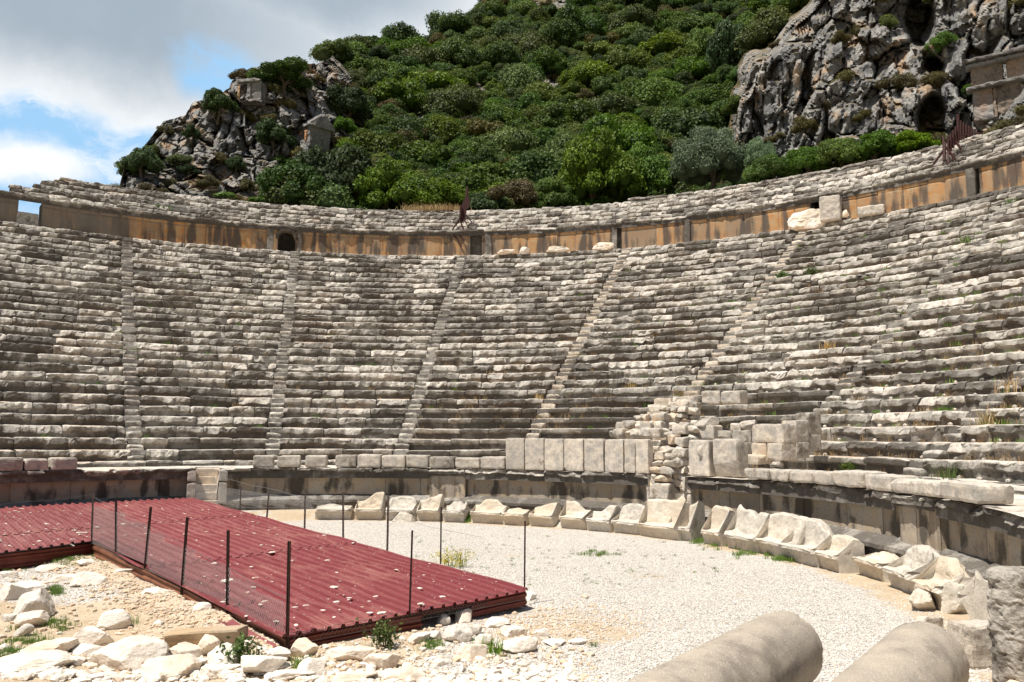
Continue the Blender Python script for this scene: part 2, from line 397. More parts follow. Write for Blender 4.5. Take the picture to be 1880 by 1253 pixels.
# ------------------------------------------------------------------ the theatre: seating
H = .42; R1 = 16.081; TR = .6354; NROW = 29
def row_r(k): return R1+TR*(k-1)
AIS0 = -30.655; DAIS = 17.205
AISLES = [AIS0-DAIS]+[AIS0+DAIS*i for i in range(8)]
def aisle_ang(i, k):
    a = AISLES[i]
    if i == 1: a = -30.2+1.0*(k-1)/28
    return a
AW = .29   # half width of a stair
rng = np.random.RandomState(5)

def ring_blocks(mb, r, z0, h, tread, a0, a1, gaps, seed, chip=.6, recess=.09, step=.075, lo=.7, hi=2.0, missing=.0, smoothrng=None, knobs=None, drop=None):
    """one curved course of seat blocks between angles a0..a1 (degrees)"""
    rs = np.random.RandomState(seed)
    a = a0; deg = math.degrees(1/r)
    bounds = []
    edges = sorted(gaps)
    while a < a1:
        L = rs.uniform(lo, hi); b_ = a+L*deg
        for (g0, g1) in edges:
            if a < g0 < b_+.25*deg: b_ = g0
            if g0 <= a < g1-1e-6: a = g1; b_ = a+L*deg
        b_ = min(b_, a1)
        if b_-a > .12*deg: bounds.append((a, b_))
        a = b_+1e-5
    for (a, b_) in bounds:
        ci = (a+b_)/2
        if rs.rand() < missing: continue
        n = max(3, int((b_-a)/deg/step)+1)
        gap = rs.uniform(.006, .02)*deg
        th = np.radians(np.linspace(a+gap, b_-gap, n))
        sm = 0. if smoothrng is None else max([s for (s0, s1, s) in smoothrng if s0 <= ci <= s1] or [0.])
        amp = chip*(1-.93*sm)*rs.uniform(.35, 1.3)
        u = th*r
        P = np.stack([u*1.9, np.full(n, seed*3.7), np.zeros(n)], 1)
        # wavy broken nose: sharp scallops
        c = np.abs(fbm(P, 3, seed))*2.3+.3*np.abs(vnoise(P*3.3, seed+5))
        c = c+.16*np.abs(((u*rs.uniform(2.2, 4.5)+rs.rand()) % 1.)-.5)*2; c = np.clip(c*amp+rs.uniform(-.1, .25)*amp, 0, 1.25)
        if rs.rand() < .12: c = c+.4*(1-sm)
        c = np.clip(c, 0, 1.02)
        dr0 = rs.normal()*.022; dz0 = rs.normal()*.009; tl = rs.normal()*.012
        rc = recess*(1+.7*sm)
        f = np.linspace(-1, 1, n)
        one = np.ones(n)
        dd = c*.23
        prof = [(rc*one, 0*one-.02), (rc*one, .25*h*one), (rc*.85*one, (.50-.14*c)*h), ((.10*rc+.30*dd), (.68-.34*c)*h),
                (.01+.5*dd, (.84-.27*c)*h), (.004+.78*dd, (.93-.14*c)*h), (.02+dd, (.995-.05*c)*h), (.10+dd*.9, (1.0-.015*c)*h),
                (.26*one+.3*dd, h*one), ((tread*.7)*one, h*one+.003), ((tread+.16)*one, h*one-.004)]
        m = len(prof)
        DR = np.stack([p[0] for p in prof]); DZ = np.stack([p[1] for p in prof])
        pts = np.stack([np.tile(u, m)*6, DR.ravel()*8+seed, DZ.ravel()*8+z0], 1)
        nz1 = fbm(pts, 3, seed+3).reshape(m, n); nz2 = fbm(pts+57, 3, seed+9).reshape(m, n)
        k = (1-.75*sm)
        fc = facets(pts*[.30, .45, .45]+seed*.37, 5)[0].reshape(m, n)*k*np.array([0, .1, .5, 1, 1.1, 1, .8, .4, .1, 0, 0])[:, None]
        endf = np.clip(1-np.minimum(np.arange(n), np.arange(n)[::-1])/1.5, 0, 1)*.022*rs.uniform(.4, 2.2)
        rr = r+dr0+DR+nz1*.024*k+fc*.062+endf; zz = z0+DZ+dz0+tl*f+nz2*.018*k*(DZ > .02)+fc*.03-endf*.8*(DZ > .6*h)
        G = np.stack([CEN[0]+rr*np.sin(th), CEN[1]+rr*np.cos(th), zz], -1)
        tint = rs.uniform(0, 1)**.9
        if drop is not None: G[..., 2] -= drop(ci)
        cl_ = np.clip(c, 0, 1)
        tq = .04+.85*tint; TT = np.stack([tq*.35+0*c]*3+[tq*(.45+.2*cl_)+.08*cl_]+[tq*(.55+.1*cl_)+.16*cl_]*2+[tq*.62+.26+.12*cl_]+[tq*.3+.70+0*c]*4)  # tint holds painted shade under the nose besides crust; top edges and chips paler
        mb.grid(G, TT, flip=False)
        for e, fl in ((0, True), (-1, False)):      # returns at the joints
            E = G[:8, e]; th_e = th[e]; back = E+np.array([math.sin(th_e), math.cos(th_e), 0])*.14
            mb.grid(np.stack([E, back]), tint*.6, flip=fl)
        if knobs and knobs(ci) and sm < .5:
            for s in np.arange(a+.4*deg, b_, .85*deg):
                Vk, Tk = ICO[1]; kr = rs.uniform(.055, .075)
                mb.add(Vk*[kr, kr, kr*.8]+cyl(r-.03, s, z0+kr*.6), None, Tk, rs.uniform(.3, .9))
    # solid body behind the blocks
    th = np.radians(np.linspace(a0, a1, int((a1-a0)/1.2)+2))
    pr = [(.14, -.1), (.16, .55*h), (.24, .93*h), (tread+.3, .93*h)]
    if drop is None:
        G = np.stack([np.stack([CEN[0]+(r+p[0])*np.sin(th), CEN[1]+(r+p[0])*np.cos(th), np.full(len(th), z0+p[1])], -1) for p in pr])
        mb.grid(G, .1)

theatre = empty('ancient_theatre', (CEN[0], CEN[1], -1.85))
tag(theatre, 'huge curved ancient stone theatre with tiers of weathered grey limestone seats', 'theatre')
TO = np.array([CEN[0], CEN[1], -1.85])
def tpart(mb, name, m, smooth_=False, origin=None):
    mb.v = [v-TO for v in mb.v]
    ob = mb.build(name, m, theatre, smooth_); return ob
A0, A1 = -60., 112.
for k in range(1, NROW+1):
    mb = MB(); r = row_r(k); deg = math.degrees(1/r)
    gaps = [(aisle_ang(i, k)-(AW+rng.uniform(-.16, .07))*deg, aisle_ang(i, k)+(AW+rng.uniform(-.16, .07))*deg) for i in range(len(AISLES))]
    sm = []
    if k <= 7: sm += [(aisle_ang(3, k), aisle_ang(5, k), .95 if k <= 5 else .45)]
    if k <= 6: sm += [(aisle_ang(5, k)+2, aisle_ang(6, k), .9)]
    if k == 1: sm += [(aisle_ang(2, k)-9, aisle_ang(3, k), .8), (aisle_ang(6, k), 75, .9)]
    if k == 2: sm += [(aisle_ang(1, k), aisle_ang(2, k), .8)]
    kn = (lambda a_: a_ > 38) if k <= 9 else None
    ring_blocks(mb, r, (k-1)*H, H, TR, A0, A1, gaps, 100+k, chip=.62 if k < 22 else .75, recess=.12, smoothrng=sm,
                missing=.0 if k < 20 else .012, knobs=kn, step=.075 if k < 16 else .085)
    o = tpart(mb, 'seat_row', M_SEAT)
# end walls of the cavea, stepped like the seats
for ae, fl in ((A0, False), (A1, True)):
    mb = MB(); a_ = math.radians(ae)
    for k in range(1, NROW+1):
        rr_ = np.linspace(row_r(k)+.15, row_r(k)+.15+TR, 4); zz_ = np.linspace(-2.4, k*H-.04, 2+k)
        R_, Z_ = np.meshgrid(rr_, zz_, indexing='ij'); mb.grid(np.stack([CEN[0]+R_*math.sin(a_), CEN[1]+R_*math.cos(a_), Z_], -1), rng.uniform(.2, .8), flip=fl)
    tpart(mb, 'end_wall', M_SEAT)
# stairways
for i in range(len(AISLES)):
    mb = MB(); rs = np.random.RandomState(900+i)
    for k in range(1, NROW+1):
        r = row_r(k); am = aisle_ang(i, k); deg = math.degrees(1/r)
        for (dr, z0, z1, dep) in ((-.10+rs.normal()*.015, 0., .21, .62), (.22+rs.normal()*.015, .2, .42, .6)):
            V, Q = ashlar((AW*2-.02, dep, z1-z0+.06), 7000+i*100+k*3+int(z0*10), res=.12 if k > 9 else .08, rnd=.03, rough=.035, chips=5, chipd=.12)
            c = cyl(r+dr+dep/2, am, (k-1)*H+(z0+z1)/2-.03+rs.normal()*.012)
            mb.add(place(V, c, -math.radians(am)+rs.normal()*.02, (rs.normal()*.03, rs.normal()*.03)), Q, tint=np.clip(rs.uniform(.0, .38)+.5*smooth(.04, .08, V[:, 2]+.05*V[:, 0]), 0, 1))  # step tops paled, risers darkened: light and shade put into the tint
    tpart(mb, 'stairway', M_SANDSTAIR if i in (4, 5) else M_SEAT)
# low plinth course in front of the first row, and the walkway
mb = MB(); ring_blocks(mb, 15.55, -.15, .16, .5, A0, A1, [], 77, chip=.3, recess=.02, lo=.9, hi=1.8); tpart(mb, 'plinth_course', M_SEAT)
mb = MB(); th = np.radians(np.arange(A0, A1, .5)); rr = np.linspace(13.15, 15.7, 14)
A_, B_ = np.meshgrid(th, rr, indexing='ij')
Pq = np.stack([A_.ravel()*20, B_.ravel()*2, 0*A_.ravel()], 1); zz = -.17+.02*fbm(Pq, 3, 4).reshape(A_.shape)
ang_d = np.degrees(A_); zz = np.where((ang_d > 46.2) & (ang_d < 51.6) & (B_ < 15), -1.6+.9*(B_-13.1)/2, zz)
zz = np.where((ang_d > -23.2) & (ang_d < -20.2) & (B_ < 14.3), -1.4+.2*np.floor((B_-13.0)/.25), zz)
mb.grid(np.stack([CEN[0]+B_*np.sin(A_), CEN[1]+B_*np.cos(A_), zz], -1), .75); tpart(mb, 'walkway', M_SEAT)

# ------------------------------------------------------------------ curved walls
def add_uv(ob, fu):
    me = ob.data; uv = me.uv_layers.new(name='UVMap'); n = len(me.loops)
    vi = np.zeros(n, np.int32); me.loops.foreach_get('vertex_index', vi)
    co = np.zeros(len(me.vertices)*3, np.float32); me.vertices.foreach_get('co', co); co = co.reshape(-1, 3)
    uv.data.foreach_set('uv', fu(co)[vi].astype(np.float32).ravel())
def wall_panels(mb, r, z0, z1, a0, a1, openings, seed, wlo=.75, whi=1.25, frieze=0., rough=.012, jut=.012):
    """upright slabs side by side; openings = list of (a0, a1)"""
    rs = np.random.RandomState(seed); deg = math.degrees(1/r); a = a0
    while a < a1:
        b_ = a+rs.uniform(wlo, whi)*deg
        for g0, g1 in openings:
            if a < g0 <= b_+.2*deg: b_ = g0
            if g0-1e-6 <= a < g1: a = g1; b_ = a+rs.uniform(wlo, whi)*deg
        b_ = min(b_, a1)
        bands = [(z0, z1)] if not frieze else [(z0, z1-frieze), (z1-frieze, z1)]
        for (q0, q1) in bands:
            n = max(3, int((b_-a)/deg/.1)); m = max(3, int((q1-q0)/.1))
            g = .014*deg; th = np.radians(np.linspace(a+g, b_-g, n)); zz = np.linspace(q0+.006, q1-.006, m)
            T_, Z_ = np.meshgrid(th, zz, indexing='ij'); Pn = np.stack([T_.ravel()*r*3, Z_.ravel()*3, np.full(T_.size, seed*1.)], 1)
            rr = r+rs.normal()*jut+fbm(Pn, 4, seed).reshape(T_.shape)*rough
            ed = np.zeros_like(rr); ed[0] = ed[-1] = .025; ed[:, 0] = ed[:, -1] = .02; rr = rr+ed
            mb.grid(np.stack([CEN[0]+rr*np.sin(T_), CEN[1]+rr*np.cos(T_), Z_], -1), rs.uniform(.25, 1), flip=True)
            for e in (0, -1):
                E = np.stack([CEN[0]+rr[e]*np.sin(T_[e]), CEN[1]+rr[e]*np.cos(T_[e]), Z_[e]], -1)
                bk = E+np.array([math.sin(th[e]), math.cos(th[e]), 0])*.5
                mb.grid(np.stack([E, bk]), .3, flip=(e == 0))
        a = b_+1e-5
    # backing so that joints are closed
    segs = []; cur = a0
    for g0, g1 in sorted(openings):
        if g1 > a0 and g0 < a1: segs.append((cur, g0)); cur = g1
    segs.append((cur, a1))
    for s0, s1 in segs:
        if s1 <= s0: continue
        th = np.radians(np.linspace(s0, s1, max(2, int((s1-s0)/1.)+1)))
        G = np.stack([np.stack([CEN[0]+q*np.sin(th), CEN[1]+q*np.cos(th), np.full(len(th), z)], -1) for q, z in ((r+.03, z0), (r+.03, z1), (r+.5, z1), (r+.5, z0))])
        mb.grid(G, .1)
def cyl_uv(r, z0, z1):
    def f(co):
        a = np.arctan2(co[:, 0], co[:, 1]); return np.stack([a*r, (co[:, 2]-1.85-z0)/(z1-z0)], 1)
    return f
# upper wall above row 29
UR = 34.5; UZ0, UZ1 = 12.15, 13.62
def apx(x, r, y=420): return ang(oncyl(x, y, r))
UOPEN = [(apx(33, UR, 390), apx(77, UR, 390)), (apx(511, UR), apx(543, UR)), (apx(863, UR), apx(885, UR)), (apx(1129, UR), apx(1141, UR)), (apx(1488, UR, 390), apx(1530, UR, 390)), (apx(1788, UR, 330), apx(1798, UR, 330))]
mb = MB(); wall_panels(mb, UR, UZ0-.4, UZ1, -46, 62, UOPEN, 41, frieze=.26, jut=.02); 
wall_panels(mb, UR+.25, UZ0-.4, UZ1, 62, 112, [], 43, .5, .9, frieze=.55)
o = tpart(mb, 'upper_wall', M_UWALL); add_uv(o, lambda co: np.stack([np.arctan2(co[:, 0], co[:, 1])*UR, (co[:, 2]-1.85-12.2)/1.45], 1))
# cornice above the upper wall: overhanging worn blocks
mb = MB(); ring_blocks(mb, UR-.20, UZ1, .27, .8, -46, 112, [], 51, chip=.35, recess=.16, lo=.9, hi=1.7); tpart(mb, 'upper_cornice', M_SEAT)
# recesses behind the doorways
for j, (g0, g1) in enumerate(UOPEN):
    gm = (g0+g1)/2; wd = math.radians(g1-g0)*UR
    for s in (-1, 1):
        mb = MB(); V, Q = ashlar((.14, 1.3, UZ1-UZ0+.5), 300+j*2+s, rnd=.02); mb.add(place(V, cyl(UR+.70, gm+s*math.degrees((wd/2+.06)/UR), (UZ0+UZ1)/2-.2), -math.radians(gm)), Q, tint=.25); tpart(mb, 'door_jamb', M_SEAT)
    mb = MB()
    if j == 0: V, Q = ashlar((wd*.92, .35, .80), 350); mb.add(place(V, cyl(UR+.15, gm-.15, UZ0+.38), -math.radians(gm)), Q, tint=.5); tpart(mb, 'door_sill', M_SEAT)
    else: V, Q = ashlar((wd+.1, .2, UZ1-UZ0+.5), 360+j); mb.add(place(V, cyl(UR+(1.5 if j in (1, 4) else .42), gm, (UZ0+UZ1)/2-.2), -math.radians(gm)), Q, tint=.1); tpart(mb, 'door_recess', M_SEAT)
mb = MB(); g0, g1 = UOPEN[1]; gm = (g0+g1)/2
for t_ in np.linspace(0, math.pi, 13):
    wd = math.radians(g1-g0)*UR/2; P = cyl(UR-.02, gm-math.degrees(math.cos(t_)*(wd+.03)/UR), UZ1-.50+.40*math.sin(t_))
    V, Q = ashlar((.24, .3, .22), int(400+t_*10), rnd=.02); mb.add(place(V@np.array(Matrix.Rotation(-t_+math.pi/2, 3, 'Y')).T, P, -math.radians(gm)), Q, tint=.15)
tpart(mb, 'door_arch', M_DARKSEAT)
for x_, w_ in ((498, .35), (552, .25), (897, .42), (1128, .3), (1540, .35), (1262, .3), (1784, .4)):
    mb = MB(); am = apx(x_, UR, 400 if x_ < 1400 else 350); V, Q = ashlar((w_, .25, UZ1-UZ0+.4), x_, rnd=.02, chips=2); mb.add(place(V, cyl(UR+.03, am, (UZ0+UZ1)/2-.2), -math.radians(am)), Q, tint=.2)
    tpart(mb, 'pilaster', M_SEAT)
# upper tier of seats
for k in range(1, 7):
    mb = MB(); r = 34.95+.61*(k-1); a0_ = -40.3+.9*k+rng.uniform(-.5, .8)
    ring_blocks(mb, r, UZ1+.25+.408*(k-1), .41 if k < 6 else .34, .62, a0_, 112, [(-25.5, -24)] if k in (2, 3) else [], 200+k, chip=.7, recess=.08, missing=.0 if k < 6 else .05, lo=.5, hi=1.4, step=.09)
    tpart(mb, 'upper_seat_row', M_SEAT)
mb = MB(); ring_blocks(mb, 38.35, UZ1+.25+.408*6-.1, .32, .5, apx(1150, 38, 360), 112, [], 230, chip=.7, lo=.6, hi=1.5, missing=.1); tpart(mb, 'upper_seat_row', M_SEAT)
# outer wall
mb = MB(); th = np.radians(np.arange(-35.5, 112.5, 1.5)); G = np.stack([np.stack([CEN[0]+q*np.sin(th), CEN[1]+q*np.cos(th), np.full(len(th), z)], -1) for q, z in ((38.6, 16.05), (39.1, 16.05), (39.2, -2.5))]); mb.grid(G, .4)
tpart(mb, 'outer_wall', M_SEAT)

# podium wall of the orchestra
PR = 13.42; PZ0, PZ1 = -1.05, -.40
POPEN = [(-23.3, -20.1), (46.0, 52.0), (11.0, 16.7), (84.4, 90.7)]
mb = MB(); wall_panels(mb, PR, PZ0-.35, PZ1, A0, A1, POPEN, 61, .9, 1.7, rough=.01, jut=.008)
wall_panels(mb, PR-.16, PZ0-.3, PZ1+.1, 11.05, 16.65, [], 62, .38, .62)
wall_panels(mb, PR-.14, PZ0-.3, PZ1+.12, 84.45, 90.65, [], 63, .4, .8)
o = tpart(mb, 'podium_wall', M_PWALL); add_uv(o, lambda co: np.stack([np.arctan2(co[:, 0], co[:, 1])*PR, (co[:, 2]-1.85+1.05)/.7], 1))
mb = MB()
for s0, s1, sd_, ch in ((A0, -23.35, 71, .25), (-20.05, 11, 72, .18), (16.75, 46, 73, .5), (52, 84.3, 74, .9), (90.8, A1, 75, 1.)):
    ring_blocks(mb, PR-.33, PZ1-.02, .26, 1.0, s0, s1, [], sd_, chip=ch, recess=.19, lo=.9, hi=1.8, step=.06)
ring_blocks(mb, PR-.35, PZ1+.08, .14, .6, 11, 16.7, [], 76, chip=.2, recess=.05)
ring_blocks(mb, PR-.35, PZ1+.08, .14, .6, 84.3, 90.8, [], 77, chip=.2, recess=.05)
tpart(mb, 'podium_cornice', M_SEAT)
def sweep_prof(mb, prof, a0, a1, tint=.6, seed=3, rough=.012, step=.35):
    th = np.radians(np.arange(a0, a1, step)); 
    pp = []
    for i in range(len(prof)-1):
        L = math.dist(prof[i], prof[i+1]); n = max(1, int(L/.1))
        for j in range(n): pp.append((prof[i][0]+(prof[i+1][0]-prof[i][0])*j/n, prof[i][1]+(prof[i+1][1]-prof[i][1])*j/n))
    pp.append(prof[-1]); pp = np.array(pp)
    T_, J = np.meshgrid(th, np.arange(len(pp)), indexing='ij'); rr = pp[J, 0]; zz = pp[J, 1]
    Pn = np.stack([(T_*13*4).ravel(), (rr*4).ravel(), (zz*4).ravel()], 1); nz = fbm(Pn, 4, seed).reshape(T_.shape)*rough
    mb.grid(np.stack([CEN[0]+(rr+nz)*np.sin(T_), CEN[1]+(rr+nz)*np.cos(T_), zz+nz*.5], -1), tint)
for s0, s1 in ((A0, -22), (-19.5, 45.8), (52.2, 112)):
    mb = MB(); sweep_prof(mb, [(13.12, -1.95), (13.12, -1.36), (13.05, -1.33), (13.05, -1.25), (13.12, -1.22), (13.5, -1.05)], s0, s1, .22, 5, .03); tpart(mb, 'podium_base', M_SEAT)
# little stair up through the podium wall
mb = MB(); rs = np.random.RandomState(8)
for j in range(6):
    V, Q = ashlar((.72, .36, .27), 500+j, rnd=.02, rough=.01, chips=1); mb.add(place(V, cyl(12.95+.22*j, -21.7, -1.62+.255*j), math.radians(21.7)), Q, tint=.9)
for s in (-1, 1):
    for z_, hh in ((-.98, .7), (-.42, .36)):
        V, Q = ashlar((.26, .6, hh), 520+s, rnd=.02); mb.add(place(V, cyl(13.3, -21.7+s*2.15, z_), math.radians(21.7)), Q, tint=.55)
tpart(mb, 'orchestra_stair', M_BLOCK)

# ------------------------------------------------------------------ ground
ground = MB()
gx = np.arange(-27, 17, .085); gy = np.arange(2.5, 31, .085)
X, Y = np.meshgrid(gx, gy, indexing='ij')
cA = np.array([.245, 13.79]); cB = np.array([-2.9, 10.93]); cC = np.array([-9.30, 18.38])
def segdist(X, Y, a, b_):
    ab = b_-a; t_ = np.clip(((X-a[0])*ab[0]+(Y-a[1])*ab[1])/(ab@ab), 0, 1)
    return np.hypot(X-a[0]-t_*ab[0], Y-a[1]-t_*ab[1])
def gheight(X, Y):
    X = np.asarray(X, float); Y = np.asarray(Y, float); sh = X.shape
    P = np.stack([X.ravel(), Y.ravel(), 0*X.ravel()], 1)
    z = -1.86+.02*fbm(P*.6, 3, 1).reshape(sh)+.006*fbm(P*5, 3, 2).reshape(sh)
    left = smooth(.2, -1.5, X-(-1.2))*smooth(13.2, 12.0, Y+.0*X)+smooth(-4.5, -6., X)*smooth(21, 18, Y)
    left = np.clip(left, 0, 1); z = z-.05*np.exp(-(segdist(X, Y, cB+[0, -.1], cA+[0, -.1])/.3)**2)
    z = z+left*(.09*fbm(P*1.1, 4, 7).reshape(sh)+.04)
    d = segdist(X, Y, cB*.82+cC*.18+[-.3, -.15], cC+[-.3, -.4]); z = z+.14*np.exp(-(d/.55)**2)*(.75+.5*fbm(P*1.6, 3, 9).reshape(sh))
    rr = np.hypot(X-CEN[0], Y-CEN[1])
    z = z+.27*smooth(12.25, 12.85, rr)*smooth(4.5, 1.5, X)
    return np.where(rr > 13.3, -1.95, z)
Z = gheight(X, Y)
P = np.stack([X.ravel(), Y.ravel(), 0*X.ravel()], 1)
soil = fbm(P*.9, 4, 21).reshape(X.shape)*.35
rr = np.hypot(X-CEN[0], Y-CEN[1])
soil = soil+smooth(.6, -.8, X+1.0+.6*fbm(P*.5, 2, 3).reshape(X.shape))*smooth(14.5, 12.5, Y)+smooth(11.3, 12.3, rr)*.58+.22*np.maximum(0, fbm(P*.35+40, 3, 33).reshape(X.shape))*2.2+1.*np.exp(-(np.hypot((X-.8)/1.2, (Y-11.9)/.7))**2)+.45*np.exp(-(np.hypot((X+3.), (Y-19)/3))**2)
soil = np.clip(soil, 0, 1)
ground.grid(np.stack([X, Y, Z], -1), soil)
Mg, t, b, pos, tint, o = mat('gravel_and_soil')
vor = t.node('ShaderNodeTexVoronoi', ins={'Vector': pos, 'Scale': 46.}); vc = vor.outputs['Color']; vd = vor.outputs['Distance']
sepc = t.node('ShaderNodeSeparateColor'); t.l.new(vc, sepc.inputs[0])
gr = t.ramp(sepc.outputs[0], [(0., (.30, .26, .22)), (.25, (.54, .49, .43)), (.6, (.69, .64, .57)), (1., (.80, .76, .70))])
gr = t.mix(t.sstep(vd, .45, .8), gr, (.22, .19, .16))
so_ = t.mix(t.ramp(t.noise(pos, 1.5, 5, .6), [(.35, 0.), (.65, 1.)]), (.45, .34, .22), (.56, .46, .33))
so_ = t.mix(t.math('MULTIPLY', t.sstep(t.noise(pos, 30, 3, .7), .55, .7), .5), so_, (.66, .57, .45))
so_ = t.mix(t.math('MULTIPLY', t.sstep(t.noise(pos, 14, 4, .7), .56, .68), .4), so_, (.30, .21, .13))
mask = t.sstep(t.math('ADD', tint, t.math('MULTIPLY', t.math('SUBTRACT', t.noise(pos, 5, 5, .7), .5), 1.1)), .38, .62)
t.l.new(t.mix(mask, gr, so_), b.inputs['Base Color'])
bump(t, b, t.math('ADD', t.math('SUBTRACT', 1., vd), t.noise(pos, 40, 3)), .7, .02)
o = ground.build('orchestra_ground', Mg); tag(o, kind='structure')
mb = MB(); S = 3000.
mb.add([[-S, -S, -2.1], [S, -S, -2.1], [S, S, -2.1], [-S, S, -2.1]], [[0, 1, 2, 3]], tint=.8)
tag(mb.build('ground', simple_mat('far_ground', (.35, .27, .17), (.2, .2, .1), .05)), kind='structure')

# ------------------------------------------------------------------ hill
SKY_PX = [(-200, 560), (120, 480), (195, 420), (218, 350), (232, 300), (262, 262), (300, 222), (335, 214), (368, 190), (400, 182), (432, 140), (450, 132), (520, 128), (600, 108), (640, 92), (700, 80), (780, 84), (845, 55), (890, 20), (940, -30), (1020, -90), (1150, -170), (1300, -240), (1600, -300), (2100, -330)]
# express the skyline as azimuth / elevation from the orchestra
sk = []
for x, y in SKY_PX:
    d = ray(x, y); sk.append((math.degrees(math.atan2(d[0], d[1])), math.degrees(math.atan2(d[2], math.hypot(d[0], d[1])))))
sk = np.array(sk)
NP_, NE = 760, 250
phi = np.linspace(-31, 47, NP_); es = np.interp(phi, sk[:, 0], sk[:, 1])
es = es+.5*fbm(np.stack([phi*.9, 0*phi, 0*phi], 1), 4, 5)*(phi < -8)
E0 = 11.5
tt = np.linspace(0, 1, NE)
PH = np.repeat(phi[:, None], NE, 1); EL = E0+(np.maximum(es, E0+.5)[:, None]-E0)*tt[None, :]
dx = np.sin(np.radians(PH)); dy = np.cos(np.radians(PH)); te = np.tan(np.radians(EL))
def to_px(P):
    q = (P-CPOS)@AX.T; return 940+F_PX*q[..., 0]/q[..., 2], 626.5-F_PX*q[..., 1]/q[..., 2]
pxx, pyy = to_px(np.stack([dx*50, dy*50, CAMZ+te*50], -1))
def inpoly(px, py, poly):
    ins = np.zeros(px.shape, bool); n = len(poly)
    for i in range(n):
        x0, y0 = poly[i]; x1, y1 = poly[(i+1) % n]
        if y0 == y1: continue
        c_ = ((y0 > py) != (y1 > py)) & (px < (x1-x0)*(py-y0)/(y1-y0)+x0); ins ^= c_
    return ins
def blur(a, n):
    for _ in range(n):
        a = (a+np.roll(a, 1, 0)+np.roll(a, -1, 0))/3; b_ = a.copy(); b_[:, 1:-1] = (a[:, :-2]+a[:, 1:-1]+a[:, 2:])/3; a = b_
    return a
LEFT = [(-300, 700), (-300, 180), (330, 150), (420, 90), (610, 100), (655, 150), (640, 215), (705, 235), (700, 285), (640, 300), (540, 300), (505, 420), (500, 700)]
RIGHT = [(1340, 260), (1345, 160), (1385, 90), (1440, 60), (1490, -30), (1490, -500), (2400, -500), (2400, 700), (1370, 700)]
jit = fbm(np.stack([pxx.ravel()/40, pyy.ravel()/40, 0*pxx.ravel()], 1), 4, 8).reshape(pxx.shape)*22
mL = inpoly(pxx+jit, pyy+jit, LEFT).astype(float); mR = inpoly(pxx+jit, pyy+jit, RIGHT).astype(float)
mS = np.zeros_like(mL)
for (cx_, cy_, rx_, ry_) in ((873, 180, 30, 24), (1000, 165, 34, 26), (1085, 190, 30, 26), (1050, 150, 25, 14), (675, 240, 26, 26), (1010, 10, 40, 12), (770, 220, 14, 14)):
    mS = np.maximum(mS, (((pxx+jit-cx_)/rx_)**2+((pyy+jit-cy_)/ry_)**2 < 1).astype(float))
sL, sR = blur(mL, 22), blur(mR, 14); rockm = np.clip(np.maximum(np.maximum(blur(mL, 3), blur(mR, 3)), blur(mS, 2)), 0, 1)
sl = .875; D0 = 58.; Zb = 15.6
Dslope = (Zb-CAMZ-D0*sl)/(np.minimum(te, .76)-sl)
Dslope = np.where(EL < 15, D0-.8*(15-EL), Dslope); Dslope = np.clip(Dslope, 55.5, 400)
Dl = 60.5+np.maximum(EL-14.5, 0)*1.25+8*smooth(-17, -5, PH); Dr = 53+np.maximum(EL-16, 0)*.75+5*smooth(24, 15, PH)-2*smooth(28, 36, PH)
D = Dslope*(1-sL)*(1-sR)+Dl*sL*(1-sR)+Dr*sR
D = D+3.*fbm(np.stack([PH.ravel()*.16, EL.ravel()*.22, 0*PH.ravel()], 1), 3, 12).reshape(D.shape)*(1-.4*rockm)
G = np.stack([dx*D, dy*D, CAMZ+te*D], -1); Pw = G.reshape(-1, 3)
# crags: blocks bounded by vertical fissures, plus finer facets
wp = np.stack([fbm(Pw*.3, 4, 31), fbm(Pw*.3, 4, 32), fbm(Pw*.3, 4, 33)], 1)
q1, e1 = facets(Pw*[.32, .32, .09]+.22*wp, 3); q2, e2 = facets(Pw*[.9, .9, .25]+.35*wp, 9); q3, e3 = facets(Pw*[2., 2., 1.1]+.6*wp, 15)
ridg = 1-np.abs(fbm(Pw*[.55, .55, .3], 5, 51))*2.4
h_ = q1*2.3-(1-smooth(0, .07, e1))*1.2+q2*1.1-(1-smooth(0, .08, e2))*.5+q3*.5+ridg*.45+1.2*fbm(Pw*.12, 3, 77)
h_ = h_.reshape(D.shape)
calm = 1-.85*np.exp(-(((pxx-1850)/50)**2+((pyy-165)/62)**2)**2)
D2 = D-rockm*h_*calm*.95-(1-rockm)*.5*fbm(Pw*.5, 4, 61).reshape(D.shape)
# cave mouth in the right cliff
cave = (((pxx-1712)/26)**2+((pyy-225)/48)**2 < 1) | (((pxx-1690)/26)**2+((pyy-35)/50)**2 < 1) | (((pxx-1715)/16)**2+((pyy-120)/14)**2 < 1)
D2 = D2+blur(cave.astype(float), 2)*5.5
jv = np.stack([fbm(Pw*.9+9*i, 4, 90+i) for i in range(3)], 1).reshape(G.shape)*(.45*rockm)[..., None]
G = np.stack([dx*D2, dy*D2, CAMZ+te*D2], -1)+jv*.35
